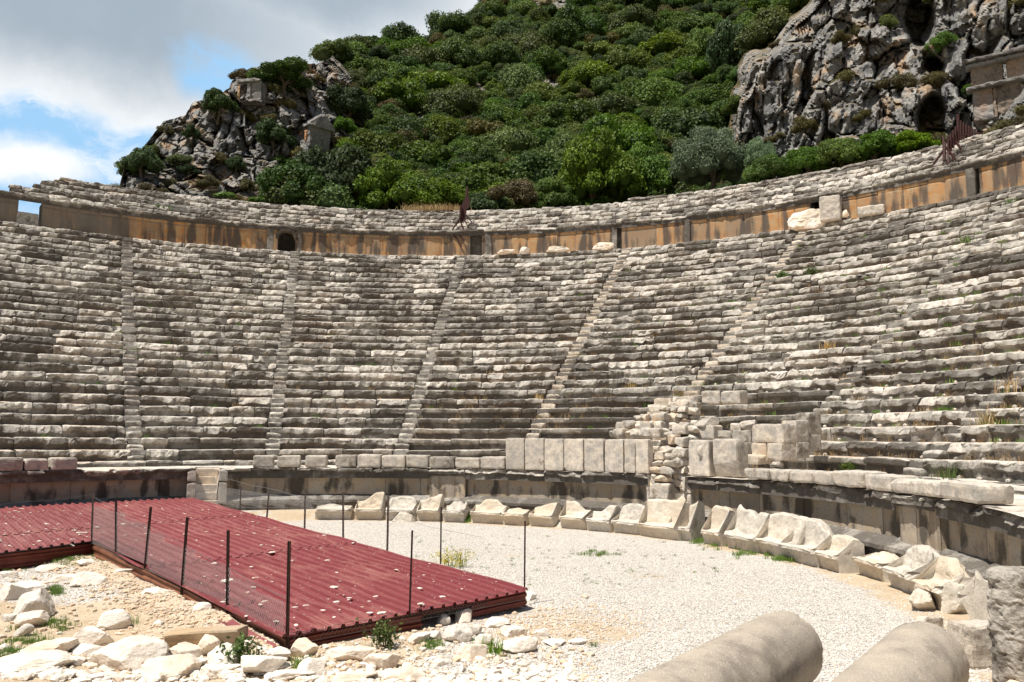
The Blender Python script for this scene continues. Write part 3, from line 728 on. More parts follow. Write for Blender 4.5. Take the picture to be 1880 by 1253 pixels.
# back of the ridge
last = G[:, -1]; b1 = last+np.stack([dx[:, -1]*12, dy[:, -1]*12, -2+0*dx[:, -1]], -1); b2 = last+np.stack([dx[:, -1]*60, dy[:, -1]*60, -40+0*dx[:, -1]], -1); b2[:, 2] = np.minimum(b2[:, 2], -3)
first = G[:, 0].copy(); first[:, 2] = -3
GG = np.concatenate([first[:, None], G, b1[:, None], b2[:, None]], 1); RM = np.concatenate([rockm[:, :1], rockm, rockm[:, -1:]*0+.4, rockm[:, -1:]*0], 1)
Mh, t, b, pos, tint, o = mat('hillside')
st_ = t.node('ShaderNodeVectorMath', operation='MULTIPLY', ins={0: pos, 1: (1, 1, .45)}).outputs[0]
nr = t.noise(st_, .5, 7, .68, .4); nf = t.noise(pos, 3.2, 6, .72); nv = t.noise(st_, 1.6, 6, .7)
rk = t.ramp(nr, [(.33, (.09, .09, .09)), (.44, (.21, .207, .20)), (.55, (.37, .355, .33)), (.67, (.56, .53, .48))])
rk = t.mix(t.math('MULTIPLY', t.sstep(nf, .52, .64), .6), rk, (.055, .052, .05))
rk = t.mix(t.math('MULTIPLY', t.sstep(nv, .55, .68), .55), rk, (.46, .44, .41))
rk = t.mix(t.math('MULTIPLY', t.sstep(t.noise(st_, .5, 5, .65), .54, .64), .75), rk, (.42, .26, .14))
sv = t.mix(t.ramp(t.noise(pos, .6, 5, .7), [(.4, 0.), (.62, 1.)]), (.06, .055, .022), (.24, .17, .09))
sv = t.mix(t.sstep(nf, .52, .66), sv, (.05, .065, .02))
up = t.node('ShaderNodeSeparateXYZ'); t.l.new(t.node('ShaderNodeNewGeometry').outputs['Normal'], up.inputs[0])
shelf = t.math('MULTIPLY', t.sstep(up.outputs[2], .62, .82), t.sstep(t.noise(pos, .9, 4), .42, .58))
rk = t.mix(t.math('MULTIPLY', shelf, .8), rk, (.16, .12, .05))
t.l.new(t.mix(t.sstep(t.math('ADD', tint, t.math('MULTIPLY', t.math('SUBTRACT', nf, .5), .6)), .4, .6), sv, rk), b.inputs['Base Color'])
bump(t, b, t.math('ADD', t.math('MULTIPLY', nf, 1.), nv), 1., .25)
mb = MB(); mb.grid(GG, RM); hill = mb.build('hill', Mh); tag(hill, kind='structure')
def hill_point(px, py):
    """ground point of the hill in the direction of a picture point"""
    d = ray(px, py); ph_ = math.degrees(math.atan2(d[0], d[1])); el_ = math.degrees(math.atan2(d[2], math.hypot(d[0], d[1])))
    i = int(np.clip(round((ph_-phi[0])/(phi[1]-phi[0])), 0, NP_-1)); e_s = max(es[i], E0+.5)
    j = int(np.clip(round((el_-E0)/(e_s-E0)*(NE-1)), 0, NE-1)); return G[i, j].copy(), rockm[i, j], D2[i, j]

# ------------------------------------------------------------------ foliage
def leaf_quads(mb, C, N, size, rs, tint, aspect=1.6, bend=.0):
    n = len(C); N = N/np.maximum(np.linalg.norm(N, axis=1)[:, None], 1e-6)
    r = rs.normal(size=(n, 3)); U = np.cross(N, r); U /= np.maximum(np.linalg.norm(U, axis=1)[:, None], 1e-6); V = np.cross(N, U)
    s = np.asarray(size).reshape(-1, 1)*rs.uniform(.7, 1.3, (n, 1))
    a = U*s*aspect*.5; b_ = V*s*.5
    P = np.stack([C-a, C-b_*.9+a*.1, C+a, C+b_*.9+a*.1], 1).reshape(-1, 3)
    i = np.arange(n)*4
    mb.add(P, np.stack([i, i+1, i+2, i+3], 1), tint=np.repeat(tint, 4))
def crown_mesh(seed, R=1., flat=.75, lobes=16, leaves=5200, leaf=.075, name='crown', m=None, lobe_r=(.26, .42), core=True, updown=0.):
    """crown of unit radius resting on z=0: lobes of leaf clumps over the volume"""
    rs = np.random.RandomState(seed); mb = MB()
    cs = []
    for i in range(lobes):
        for _ in range(30):
            d = rs.normal(size=3); d[2] = abs(d[2])*1.0-.15; d /= np.linalg.norm(d)
            c = d*rs.uniform(.35, .72)*np.array([1, 1, flat]); 
            if all(np.linalg.norm(c-q) > .24 for q, _ in cs): break
        cs.append((c, rs.uniform(*lobe_r)))
    tl = rs.uniform(.15, .85, lobes); V_, T_ = ICO[2]
    for i, (c, lr) in enumerate(cs):
        n = int(leaves*lr**2/sum(q[1]**2 for q in cs)); d = rs.normal(size=(n, 3)); d /= np.linalg.norm(d, axis=1)[:, None]
        d[:, 2] = np.where(d[:, 2] < -.4, -d[:, 2], d[:, 2])
        rad = lr*(rs.uniform(.0, 1., n)**.35)*(1+.35*fbm(d*2.6+seed+i*5, 3, seed+i))
        C = c+d*rad[:, None]*np.array([1, 1, .85+updown]); N = d+rs.normal(size=(n, 3))*.75+[0, 0, .25]
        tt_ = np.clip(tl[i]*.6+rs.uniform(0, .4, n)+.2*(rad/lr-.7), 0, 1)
        leaf_quads(mb, C, N, leaf, rs, tt_)
        if core:
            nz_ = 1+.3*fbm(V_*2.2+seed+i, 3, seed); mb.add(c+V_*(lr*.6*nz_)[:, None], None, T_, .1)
    for a in mb.v: a[:, 2] += flat*.55
    return mb.mesh(name, m)
SHRUBS = [crown_mesh(10+i, flat=.62+.08*(i % 3), lobes=13+3*(i % 4), leaves=9500, leaf=.05, name='foliage', m=L_SHRUB, lobe_r=(.26, .46)) for i in range(7)]
SHRUBS_DRY = [crown_mesh(30+i, flat=.6, lobes=10, leaves=6000, leaf=.045, name='foliage', m=L_DRY) for i in range(3)]
TREES = [crown_mesh(50+i, flat=.9, lobes=26, leaves=24000, leaf=.038, name='foliage', m=L_TREE, lobe_r=(.19, .34)) for i in range(4)]
DTREES = [crown_mesh(60+i, flat=.85, lobes=18, leaves=17000, leaf=.045, name='foliage', m=L_DARK, lobe_r=(.2, .36)) for i in range(3)]
OLIVE = crown_mesh(71, flat=1.05, lobes=30, leaves=26000, leaf=.032, name='foliage', m=L_OLIVE, lobe_r=(.24, .36))
def trunk_mesh(seed, h=1., r=.07):
    rs = np.random.RandomState(seed); mb = MB(); p = np.array([0, 0, -.25])
    top = np.array([rs.normal()*.06, rs.normal()*.06, .5*h]); mb.bar(p, top, r, 7, r*.65)
    for i in range(5):
        a = i*1.3+rs.rand(); e = top+np.array([math.cos(a)*.4, math.sin(a)*.4, .25+.3*rs.rand()])*h; mb.bar(top-[0, 0, .05*i], e, r*.5, 5, r*.12)
    return mb.mesh('trunk', M_BARK)
TRUNKS = [trunk_mesh(80+i) for i in range(3)]
def make_tree(name, label, cat, loc, scale, crown, rot=0., group=None, trunk=None, lift=0.):
    t_ = empty(name, loc); t_.rotation_euler[2] = rot
    t_.scale = (scale,)*3 if np.isscalar(scale) else tuple(scale)
    tag(t_, label, cat, group)
    c_ = bpy.data.objects.new('crown', crown); COL.objects.link(c_); c_.parent = t_; c_.location[2] = lift
    k_ = bpy.data.objects.new('trunk', trunk or TRUNKS[0]); COL.objects.link(k_); k_.parent = t_
    return t_
rs = np.random.RandomState(77)
# ---- evergreen trees rising behind the top rows: (px, py of the foot, width px, aspect, kind, distance offset, label)
NEAR = [
 (545, 372, 120, 1.25, 'D', 58, 'bushy green tree at the cliff foot, leftmost of those behind the top rows'),
 (625, 380, 150, 1.35, 'D', 59, 'tall dark green tree in front of the gabled rock tomb'),
 (716, 382, 130, 1.1, 'T', 57.5, 'bright green tree behind the top rows, just right of the tall dark one'),
 (800, 382, 110, 1.0, 'T', 57.5, 'round green tree behind the top rows, left of the rusty steel frame'),
 (880, 384, 100, .8, 'D', 58, 'low dark tree behind the top rows directly above the rusty steel frame'),
 (1095, 366, 175, 1.35, 'T', 59, 'largest bright green tree behind the top rows, left of the silvery olive'),
 (1180, 362, 125, 1.55, 'T', 60.5, 'tall light green tree touching the left side of the silvery olive'),
 (1010, 374, 110, .95, 'T', 58, 'green tree between the olive brown bush and the largest bright tree'),
 (1230, 352, 80, 1.1, 'D', 61, 'dark tree squeezed in directly behind the silvery olive'),
]
for j, (x, y, wpx, asp, kd, Dd, lab) in enumerate(NEAR):
    P = atdist(x, y, Dd); s_ = wpx/2/F_PX*Dd*(1.3 if x < 1000 else 1.08)
    make_tree('evergreen_tree', lab, 'tree', (P[0], P[1], P[2]-.5*s_), (s_, s_, s_*asp*1.05), (TREES if kd == 'T' else DTREES)[j % 3], rs.uniform(0, 6), 'evergreen trees behind the top rows', TRUNKS[j % 3])
P = atdist(942, 380, 57); make_tree('brown_bush', 'olive brown thorny bush behind the top rows beside the rusty steel frame', 'bush', (P[0], P[1], P[2]-.3), (2.1, 2., 2.3), SHRUBS_DRY[0], 1.)
P = atdist(1305, 345, 55); make_tree('olive_tree', 'large silvery green round olive tree behind the top rows', 'tree', (P[0], P[1], P[2]-.75), (2.9, 2.8, 3.6), OLIVE, .5)
P = atdist(1395, 330, 54.5); make_tree('olive_tree', 'small silvery olive half hidden behind the laurel hedge', 'tree', (P[0], P[1], P[2]), (1.3, 1.3, 2.0), OLIVE, 2.)
for j, (x, y, wpx, asp, lab) in enumerate([(1415, 335, 110, .85, 'leftmost bright green laurel bush at the cliff foot next to the olive'), (1480, 322, 100, .95, 'bright green laurel bush below the middle of the grey cliff'), (1545, 312, 100, 1.05, 'tallest bright green laurel bush in the row under the cliff'), (1612, 298, 105, .95, 'bright green laurel bush left of the cave mouth'), (1672, 282, 90, .8, 'rightmost bright green laurel bush under the cave mouth')]):
    P = atdist(x, y, 51.5); s_ = wpx/2/F_PX*51.5*1.1
    make_tree('laurel_bush', lab, 'bush', (P[0], P[1], P[2]-.5), (s_, s_, s_*asp), TREES[j % 4], j*1.1, 'laurel bushes under the grey cliff', TRUNKS[j % 3])
# ---- trees that can be told apart on the crag
for j, (x, y, wpx, asp, kd, lab) in enumerate([
 (262, 318, 76, 1.15, 'D', 'dark tree leaning off the left end of the rocky crag against the sky'),
 (400, 208, 84, 1.0, 'D', 'dark tree on the crag top left of the small rock tomb'),
 (505, 272, 84, 1.15, 'D', 'round dark tree just left of the gabled rock tomb'),
 (433, 315, 44, 1.3, 'D', 'small dark bush in a cleft low on the crag'),
 (345, 318, 44, .7, 'D', 'small green bush on a ledge in the middle of the crag'),
 (352, 255, 40, 1.1, 'D', 'pale green bush high on the left part of the crag'),
 (515, 305, 44, .9, 'D', 'grey green bush at the foot of the crag below the gabled tomb'),
 (640, 225, 110, 1.2, 'D', 'broad dark tree right of the tomb gable'),
 (520, 150, 150, .55, 'D', 'long dark tree crest along the top of the crag'),
 (1730, 95, 60, 1.05, 'T', 'green shrub growing high in the grey cliff above the cave mouth'),
 (1340, 150, 110, 1.9, 'D', 'tall dark tree against the left edge of the grey cliff'),
 (1300, 120, 100, 1.3, 'T', 'green tree above the silvery olive beside the cliff')]):
    Ph, rk_, Dd = hill_point(x, y); s_ = wpx/2/F_PX*Dd*1.05
    P = atdist(x, y, Dd-.8)
    make_tree('hillside_tree', lab, 'tree', (P[0], P[1], P[2]-.25*s_), (s_, s_*.9, s_*asp), (TREES if kd == 'T' else DTREES)[j % 3], rs.uniform(0, 6), None, TRUNKS[j % 3])
# ---- individual maquis shrubs over the slope
pts = []; cand = rs.rand(26000, 2)
tree_zone = [(545, 310, 60), (625, 310, 70), (716, 330, 55), (1095, 290, 60), (1305, 260, 65)]
for u_, v_ in cand:
    i = int(u_*(NP_-1)); j = int((.06+.94*v_)*(NE-1)); x, y = pxx[i, j], pyy[i, j]
    if x < 180 or x > 1950 or y < -60: continue
    rk_ = rockm[i, j]
    P = G[i, j]
    if rk_ > .35:
        if rs.rand() > .022: continue
        kind = 1 if rs.rand() < .75 else 2; mind = 2.4
    else: kind = 0 if rs.rand() < .975 else 1; mind = rs.choice([2.4, 3.3, 4.8])+.008*D2[i, j]
    if any(abs(P[0]-q[0][0]) < mind and np.linalg.norm(P-q[0]) < mind*(.8 if kind else 1.) for q in pts): continue
    pts.append((P, kind, D2[i, j], rk_, x, y))
pts.sort(key=lambda q: (-1000. if q[3] > .35 else 0.)+q[2])
ROCKP = [q for q in pts if q[3] > .35]; SLOPE = [q for q in pts if q[3] <= .35]
print('shrub candidates', len(ROCKP), len(SLOPE))
NIND = max(0, 262-len(ROCKP))
def shrub(q, idx, as_thing=True):
    P, kind, Dd, rk_, x, y = q
    if rk_ > .35: s_ = rs.uniform(.7, 1.5); me = SHRUBS_DRY[idx % 3] if kind == 1 else SHRUBS[idx % 7]
    else: s_ = rs.uniform(1.3, 3.6)*(1+.0012*Dd); me = SHRUBS[idx % 7] if kind == 0 else SHRUBS_DRY[idx % 3]
    return me, (P[0], P[1], P[2]-.35*s_), s_
for idx, q in enumerate(ROCKP+SLOPE[:NIND]):
    me, loc, s_ = shrub(q, idx); ob = bpy.data.objects.new('maquis_shrub', me); COL.objects.link(ob); ob.location = tuple(map(float, loc)); ob.rotation_euler[2] = rs.uniform(0, 6.28)
    ob.scale = (s_*rs.uniform(.85, 1.2), s_, s_*rs.uniform(.85, 1.15))
    if me in SHRUBS_DRY: tag(ob, 'olive brown shrub rooted among rock and dry grass on the mountainside', 'shrub', 'brown shrubs on the mountainside')
    elif q[3] > .35: tag(ob, 'small green shrub rooted in a crack of the bare grey rock', 'shrub', 'green shrubs on the bare rock')
    else: tag(ob, 'rounded dark green maquis shrub on the wooded mountainside', 'shrub', 'maquis shrubs on the slope')
# the farther and smaller ones and the undergrowth between them: one mass
def scatter_object(name, src, P, S, label, cat, rot=True):
    """merge transformed copies of a light mesh into one object"""
    n = len(src.vertices); co = np.zeros(n*3, np.float32); src.vertices.foreach_get('co', co); co = co.reshape(-1, 3)
    nl = len(src.loops); vi = np.zeros(nl, np.int32); src.loops.foreach_get('vertex_index', vi)
    tv = np.zeros(n, np.float32); src.attributes['tint'].data.foreach_get('value', tv)
    tot = np.zeros(len(src.polygons), np.int32); src.polygons.foreach_get('loop_total', tot); stt = np.zeros(len(src.polygons), np.int32); src.polygons.foreach_get('loop_start', stt)
    q = vi[(stt[tot == 4][:, None]+np.arange(4))] if (tot == 4).any() else np.zeros((0, 4), int); t3 = vi[(stt[tot == 3][:, None]+np.arange(3))] if (tot == 3).any() else np.zeros((0, 3), int)
    mb = MB()
    for p_, s_ in zip(P, S):
        a = rs.uniform(0, 6.28); R_ = np.array([[math.cos(a), -math.sin(a), 0], [math.sin(a), math.cos(a), 0], [0, 0, 1]])
        mb.add((co*s_)@R_.T+p_, q, t3, np.clip(tv+rs.uniform(-.3, .3), 0, 1))
    ob = mb.build(name, src.materials[0]); tag(ob, label, cat, kind='stuff'); return ob
UP, US = [], []
for q in SLOPE[NIND:]: UP.append(q[0]-[0, 0, .5]); US.append(rs.uniform(1.6, 2.9))
for _ in range(6500):
    i = rs.randint(NP_); j = rs.randint(int(.06*NE), NE)
    if rockm[i, j] > .3 or pyy[i, j] < -140 or pxx[i, j] < 200 or pxx[i, j] > 1950: continue
    UP.append(G[i, j]-[0, 0, .25]); US.append(rs.uniform(.7, 1.9))
UP = np.array(UP); US = np.array(US)
src = bpy.data.collections.new('undergrowth_source')
for i, me in enumerate((SHRUBS[0], SHRUBS[1], SHRUBS[2], SHRUBS[4], SHRUBS[5], SHRUBS[6], DTREES[0], SHRUBS[3], DTREES[1], SHRUBS_DRY[0])):
    q = bpy.data.objects.new('undergrowth_plant', me); src.objects.link(q)
um = bpy.data.meshes.new('undergrowth'); um.from_pydata([tuple(map(float, p)) for p in UP], [], [])
for nm, vals in (('ps', US), ('pr', rs.uniform(0, 6.28, len(UP)))):
    at = um.attributes.new(nm, 'FLOAT', 'POINT'); at.data.foreach_set('value', np.asarray(vals, np.float32))
uo = bpy.data.objects.new('undergrowth', um); COL.objects.link(uo)
ng = bpy.data.node_groups.new('undergrowth_scatter', 'GeometryNodeTree')
ng.interface.new_socket('Geometry', in_out='INPUT', socket_type='NodeSocketGeometry'); ng.interface.new_socket('Geometry', in_out='OUTPUT', socket_type='NodeSocketGeometry')
gi = ng.nodes.new('NodeGroupInput'); go_ = ng.nodes.new('NodeGroupOutput'); ip = ng.nodes.new('GeometryNodeInstanceOnPoints'); ci_ = ng.nodes.new('GeometryNodeCollectionInfo')
ci_.inputs['Collection'].default_value = src; ci_.inputs['Separate Children'].default_value = True; ci_.inputs['Reset Children'].default_value = True
a1n = ng.nodes.new('GeometryNodeInputNamedAttribute'); a1n.data_type = 'FLOAT'; a1n.inputs['Name'].default_value = 'ps'
a2n = ng.nodes.new('GeometryNodeInputNamedAttribute'); a2n.data_type = 'FLOAT'; a2n.inputs['Name'].default_value = 'pr'
cx3 = ng.nodes.new('ShaderNodeCombineXYZ'); L_ = ng.links.new
L_(a2n.outputs['Attribute'], cx3.inputs['Z']); L_(gi.outputs[0], ip.inputs['Points']); L_(ci_.outputs[0], ip.inputs['Instance']); ip.inputs['Pick Instance'].default_value = True
L_(cx3.outputs[0], ip.inputs['Rotation']); L_(a1n.outputs['Attribute'], ip.inputs['Scale']); L_(ip.outputs[0], go_.inputs[0])
md = uo.modifiers.new('scatter', 'NODES'); md.node_group = ng
tag(uo, 'dense low green maquis filling the gaps between shrubs on the mountain', 'undergrowth', kind='stuff')
#PART2
# ------------------------------------------------------------------ thrones round the orchestra
GZ = -1.86
def throne_mesh(w, hs, hb, depth, shape, seed, ero=.03, arm=0):
    rs_ = np.random.RandomState(seed); nx = 30
    xs = np.linspace(-1, 1, nx); 
    sh = {'flat': 1-.10*xs**4, 'peakR': .45+.55*smooth(-.5, .5, xs), 'peakL': .45+.55*smooth(.5, -.5, xs), 'arch': .45+.55*np.sqrt(np.clip(1-xs**2, 0, 1)),
          'mid': .45+.55*np.exp(-(xs/.6)**4), 'slant': .5+.5*(xs+1)/2, 'slantL': .5+.5*(1-xs)/2, 'two': 1-.25*np.exp(-((xs-.15)/.18)**2)-.08*xs**2, 'low': .25+.2*np.exp(-((xs+.2)/.5)**2)}[shape]
    sh = sh+.05*fbm(np.stack([xs*3, 0*xs+seed, 0*xs], 1), 3, seed)
    bh = hs+(hb-hs)*np.clip(sh, .1, 1.1)
    keys = lambda b_: [(.17, -.04), (.15, .42*hs), (.11, .70*hs), (-.005, .80*hs), (.0, .96*hs), (.05, hs), (.34*depth, hs-.02), (.52*depth, hs), (.57*depth, hs+.06+.25*max(0, b_-hs-.1)),
                       (.61*depth, b_-.06), (.65*depth, b_), (.80*depth, b_-.02), (.93*depth, b_-.10), (.96*depth, hs*.6), (.97*depth, -.04)]
    K = [keys(b_) for b_ in bh]; m = 0; cols = []
    for kx in K:
        pts_ = []
        for i in range(len(kx)-1):
            n = 5 if i not in (5, 6, 8, 9) else 8
            for j in range(n): pts_.append((kx[i][0]+(kx[i+1][0]-kx[i][0])*j/n, kx[i][1]+(kx[i+1][1]-kx[i][1])*j/n))
        pts_.append(kx[-1]); cols.append(pts_)
    YZ = np.array(cols); m = YZ.shape[1]
    Xg = np.repeat((xs*w/2)[:, None], m, 1); Y = YZ[..., 0]-.05*(xs**2)[:, None]*(YZ[..., 1] > hs*.9)*.8; Z = YZ[..., 1]
    if arm:
        for s in ((-1, 1) if arm == 2 else (arm,)):
            k = np.exp(-((xs-s*.86)/.16)**2)[:, None]; top = (YZ[..., 0] > .02) & (YZ[..., 0] < .66*depth) & (Z > hs*.9)
            Z = Z+k*top*(.04+.16*(YZ[..., 0]/depth))
    G_ = np.stack([Xg, Y, Z], -1); Pn = G_.reshape(-1, 3)*5+seed*3.3
    nz = np.stack([fbm(Pn+i*31, 4, seed+i) for i in range(3)], 1).reshape(G_.shape)
    nz[..., 0] *= (1-np.abs(xs)**6)[:, None]; G_ = G_+nz*(ero*1.05)*np.array([1, 1, .8]); Gb = G_.copy()
    for _ in range(3):      # broken corners
        c = np.array([rs_.choice([-1, 1])*w/2, 0., hs]); n = c-np.array([0, depth*.45, hs*.6]); n /= np.linalg.norm(n); dd = n@c-rs_.uniform(.02, .07)
        ov = np.maximum(G_@n-dd, 0); G_ = G_-ov[..., None]*n
    mb = MB(); mb.grid(G_, rs_.uniform(.4, 1.), flip=False)
    for e, fl in ((0, False), (-1, True)):
        E_ = G_[e]; h2 = m//2; a = E_[:h2]; b_ = E_[::-1][:h2]
        mid = (a+b_)/2
        mb.grid(np.stack([a, mid, b_]), .7, flip=fl)
    return mb
THR = [  # left px, right px, bottom px, top px, shape, arm, label
 (575, 647, 954, 917, 'low', 0, 'long low broken stone seat at the left end of the throne row'),
 (648, 704, 953, 903, 'peakR', 0, 'stone throne with a thin jagged peak standing on its right corner'),
 (706, 764, 949, 909, 'arch', 0, 'throne with a round arched back behind the small fallen stone'),
 (763, 809, 950, 905, 'slant', 0, 'throne whose back slants up to a tall right corner behind a fence post'),
 (812, 856, 953, 919, 'mid', 1, 'small square broken throne between slanted back throne and the wall pier'),
 (861, 928, 955, 915, 'mid', 0, 'wide throne with a low pointed hump in the middle of its back'),
 (922, 969, 957, 922, 'low', 0, 'low worn seat block touching the wide humped throne on its right'),
 (970, 1019, 961, 919, 'slant', 0, 'blocky worn throne standing directly behind the far corner fence post'),
 (1026, 1079, 964, 919, 'peakL', 0, 'throne with its back surviving only as a peak at the left'),
 (1077, 1126, 969, 925, 'peakR', 0, 'small throne with a curled back between two larger thrones'),
 (1123, 1181, 976, 922, 'arch', 0, 'throne with a plain rounded back left of the big double width throne'),
 (1170, 1257, 984, 914, 'flat', 1, 'biggest double width throne with a straight tall back'),
 (1250, 1310, 992, 919, 'slant', -1, 'throne with a broken left armrest right beside the biggest throne'),
 (1304, 1357, 1003, 929, 'flat', 0, 'narrow throne without armrests and green grass at its foot'),
 (1350, 1427, 1013, 936, 'two', -1, 'throne with left armrest and two humps along the top of its back'),
 (1408, 1497, 1026, 943, 'flat', 0, 'wide throne with a straight back sloping off at the right'),
 (1468, 1555, 1036, 953, 'mid', 1, 'throne with a pointed back and a swept right armrest'),
 (1528, 1592, 1050, 984, 'flat', 0, 'small eroded throne with a narrow waist'),
]
for j, (xl, xr, yb, yt, shp, arm, lab) in enumerate(THR):
    xm = (xl+xr)/2; rf = 12.05; Pl, Pr, Pm = oncyl(xl, yb, rf+.2), oncyl(xr, yb, rf+.2), oncyl(xm, yb, rf)
    a = (ang(Pl)+ang(Pr))/2; wd = math.radians(ang(Pr)-ang(Pl))*(rf+.2)
    if xm > 1240:
        Pg = onz(xm-2, yb-3, GZ); a = ang(Pg); rf = float(np.clip(np.hypot(*(Pg[:2]-CEN)), 11.5, 12.15)); Dg = math.hypot(Pg[0], Pg[1]); bt = abs(math.radians(a)-math.atan2(Pg[0], Pg[1]))
    view = abs(math.sin(math.radians(a)-math.atan2(Pm[0], Pm[1]))); wd = max(.5, wd-.30*view*(1 if a > 50 else .3))*.90
    if xm > 1240: wd = max(.5, ((xr-xl)*Dg/F_PX-.50*math.sin(bt))/math.cos(bt))
    zt = oncyl(xm, yt, rf+.55)[2]; hb = max(.5, zt-GZ); hs = min(.40, hb*.62); rf += .04*math.sin(j*2.7)
    mb = throne_mesh(wd, hs, hb, .82, shp, 40+j, .028+.012*(j < 11), arm)
    ob = mb.build('stone_throne', M_THRONE); P = cyl(rf, a, GZ-.02); ob.location = tuple(P); ob.rotation_euler[2] = -math.radians(a)
    tag(ob, lab, 'stone throne', 'stone thrones round the orchestra')
def gthrone(x, y, w, hs, hb, shp, lab, arm=0, rot=None, seed=0, tilt=0., depth=.82):
    P = onz(x, y, GZ); a = ang(P); ob = throne_mesh(w, hs, hb, depth, shp, 200+seed, .045, arm).build('stone_throne', M_THRONE)
    ob.location = (P[0], P[1], GZ-.03); ob.rotation_euler = (tilt, 0, -math.radians(a) if rot is None else rot)
    tag(ob, lab, 'stone throne', 'stone thrones round the orchestra')
gthrone(1588, 1062, .95, .40, .56, 'mid', 'low armless seat slab with a small rounded stub of a back', seed=1)
gthrone(1642, 1086, .98, .42, .86, 'arch', 'throne with a tall pointed pale back just left of the tumbled seats', seed=2, arm=1)
gthrone(1694, 1114, .95, .42, .80, 'peakL', 'throne with a seat edge moulding and conical back near the tumbled seats', seed=3, arm=1)

# ------------------------------------------------------------------ loose blocks on the podium
def on_cyl_block(xl, xr, yt, yb, r, depth, lab, name='stone_block', cat='stone block', group=None, m=None, z0=None, seed=0, tint=.6, rnd=.03, rough=.02, chips=4, chipd=.09, zt=None, extra=0.):
    a0_, a1_ = ang(oncyl(xl, yb, r)), ang(oncyl(xr, yb, r)); a = (a0_+a1_)/2; w_ = math.radians(a1_-a0_)*r*.985
    zb = oncyl((xl+xr)/2, yb, r)[2] if z0 is None else z0; z1 = oncyl((xl+xr)/2, yt, r)[2] if zt is None else zt
    view = abs(math.sin(math.radians(a)-math.atan2(*oncyl((xl+xr)/2, yb, r)[:2]))); w_ = max(.2, w_-depth*view*.45*extra)
    V, Q = ashlar((w_, depth, max(.1, z1-zb)), seed+int(xl), rnd=rnd, rough=rough, chips=chips, chipd=chipd)
    P = cyl(r+depth/2, a, (zb+z1)/2); ob = stone(name, V, Q, m or M_BLOCK, P, -math.radians(a)+.02*((int(xl) % 5)-2), tint=tint)
    return tag(ob, lab, cat, group)
G1 = 'weathered blocks set along the podium edge'
for j, (xl, xr, yt, yb, lab) in enumerate([
 (-8, 43, 841, 865, 'broad weathered block cut by the left picture edge, on the podium ledge'),
 (44, 89, 843, 865, 'second block from the left picture edge, on the podium ledge'),
 (92, 143, 841, 865, 'third block from the left, followed by a long empty stretch of ledge'),
 (463, 503, 837, 859, 'rectangular block on the ledge right of the long empty stretch'),
 (508, 551, 837, 859, 'dark topped ledge block, second after the long empty stretch'),
 (559, 599, 837, 859, 'rounded ledge block with gaps on both sides, above the fence'),
 (615, 654, 836, 858, 'ledge block above the leftmost throne'),
 (655, 699, 835, 858, 'large rounded ledge block above the throne with the jagged peak'),
 (700, 744, 836, 857, 'shallow pale ledge block above the arched throne'),
 (744, 785, 836, 859, 'rounded deep ledge block above the slanted back throne'),
 (787, 834, 839, 858, 'flat topped ledge block above the narrow wall pier'),
 (834, 879, 841, 860, 'lowest ledge block with a smooth undercut face'),
 (881, 926, 839, 859, 'split ledge block touching the first tall upright slab')]):
    on_cyl_block(xl, xr, yt, yb, 13.12, .55, lab, group=G1, z0=-.15, seed=11, tint=.25+.5*((j*37 % 10)/10), rnd=.05, rough=.025)
G2 = 'tall upright slabs on the podium'
for j, (xl, xr, yt, yb, lab) in enumerate([
 (927, 962, 805, 863, 'grey brown upright slab at the left end of the slab screen'),
 (963, 998, 805, 863, 'second upright slab of the screen, with brown veins'),
 (999, 1034, 806, 864, 'third upright slab of the screen, with a dark vertical crack'),
 (1035, 1071, 806, 864, 'fourth upright slab of the screen, grey at the top'),
 (1072, 1108, 806, 866, 'fifth upright slab of the screen, right edge rounded'),
 (1110, 1145, 807, 867, 'pale cream upright slab, sixth of the screen'),
 (1146, 1191, 807, 869, 'grooved upright slab at the right end of the slab screen')]):
    on_cyl_block(xl, xr, yt, yb, 13.15, .28, lab, 'upright_slab', 'stone slab', G2, z0=-.15, seed=31, tint=.45+.5*((j*53 % 10)/10), rnd=.025, rough=.014, chips=3)
on_cyl_block(1146, 1166, 806, 869, 13.09, .1, 'narrow raised strip standing on the grooved end slab face', 'slab_strip', 'stone slab', z0=-.14, seed=33, tint=.5, rnd=.02)
disc = on_cyl_block(1264, 1301, 808, 873, 13.2, .42, 'upright block with a round raised disc carved on its face', 'upright_slab', 'stone slab', G2, z0=-.15, seed=35, tint=.85, rnd=.04, rough=.012, chips=2)
mb = MB(); th = np.linspace(0, 2*np.pi, 25)[:-1]
rings = [(.0, .055), (.14, .055), (.185, .035), (.2, 0.)]
Gd = np.stack([np.stack([r_*np.cos(th), 0*th-h_2-.21, r_*np.sin(th)], -1) for r_, h_2 in rings]); Gd = np.concatenate([Gd, Gd[:, :1]], 1); mb.grid(Gd+[-.02, 0, .18], .8)
dd_ = mb.build('carved_disc', M_BLOCK, disc)
on_cyl_block(1309, 1352, 806, 876, 13.2, .5, 'pitted grey upright block with a sloping right shoulder', 'upright_slab', 'stone slab', G2, z0=-.15, seed=37, tint=.55, rnd=.04, rough=.02, chipd=.22)
G3 = 'big blocks along the right part of the podium'
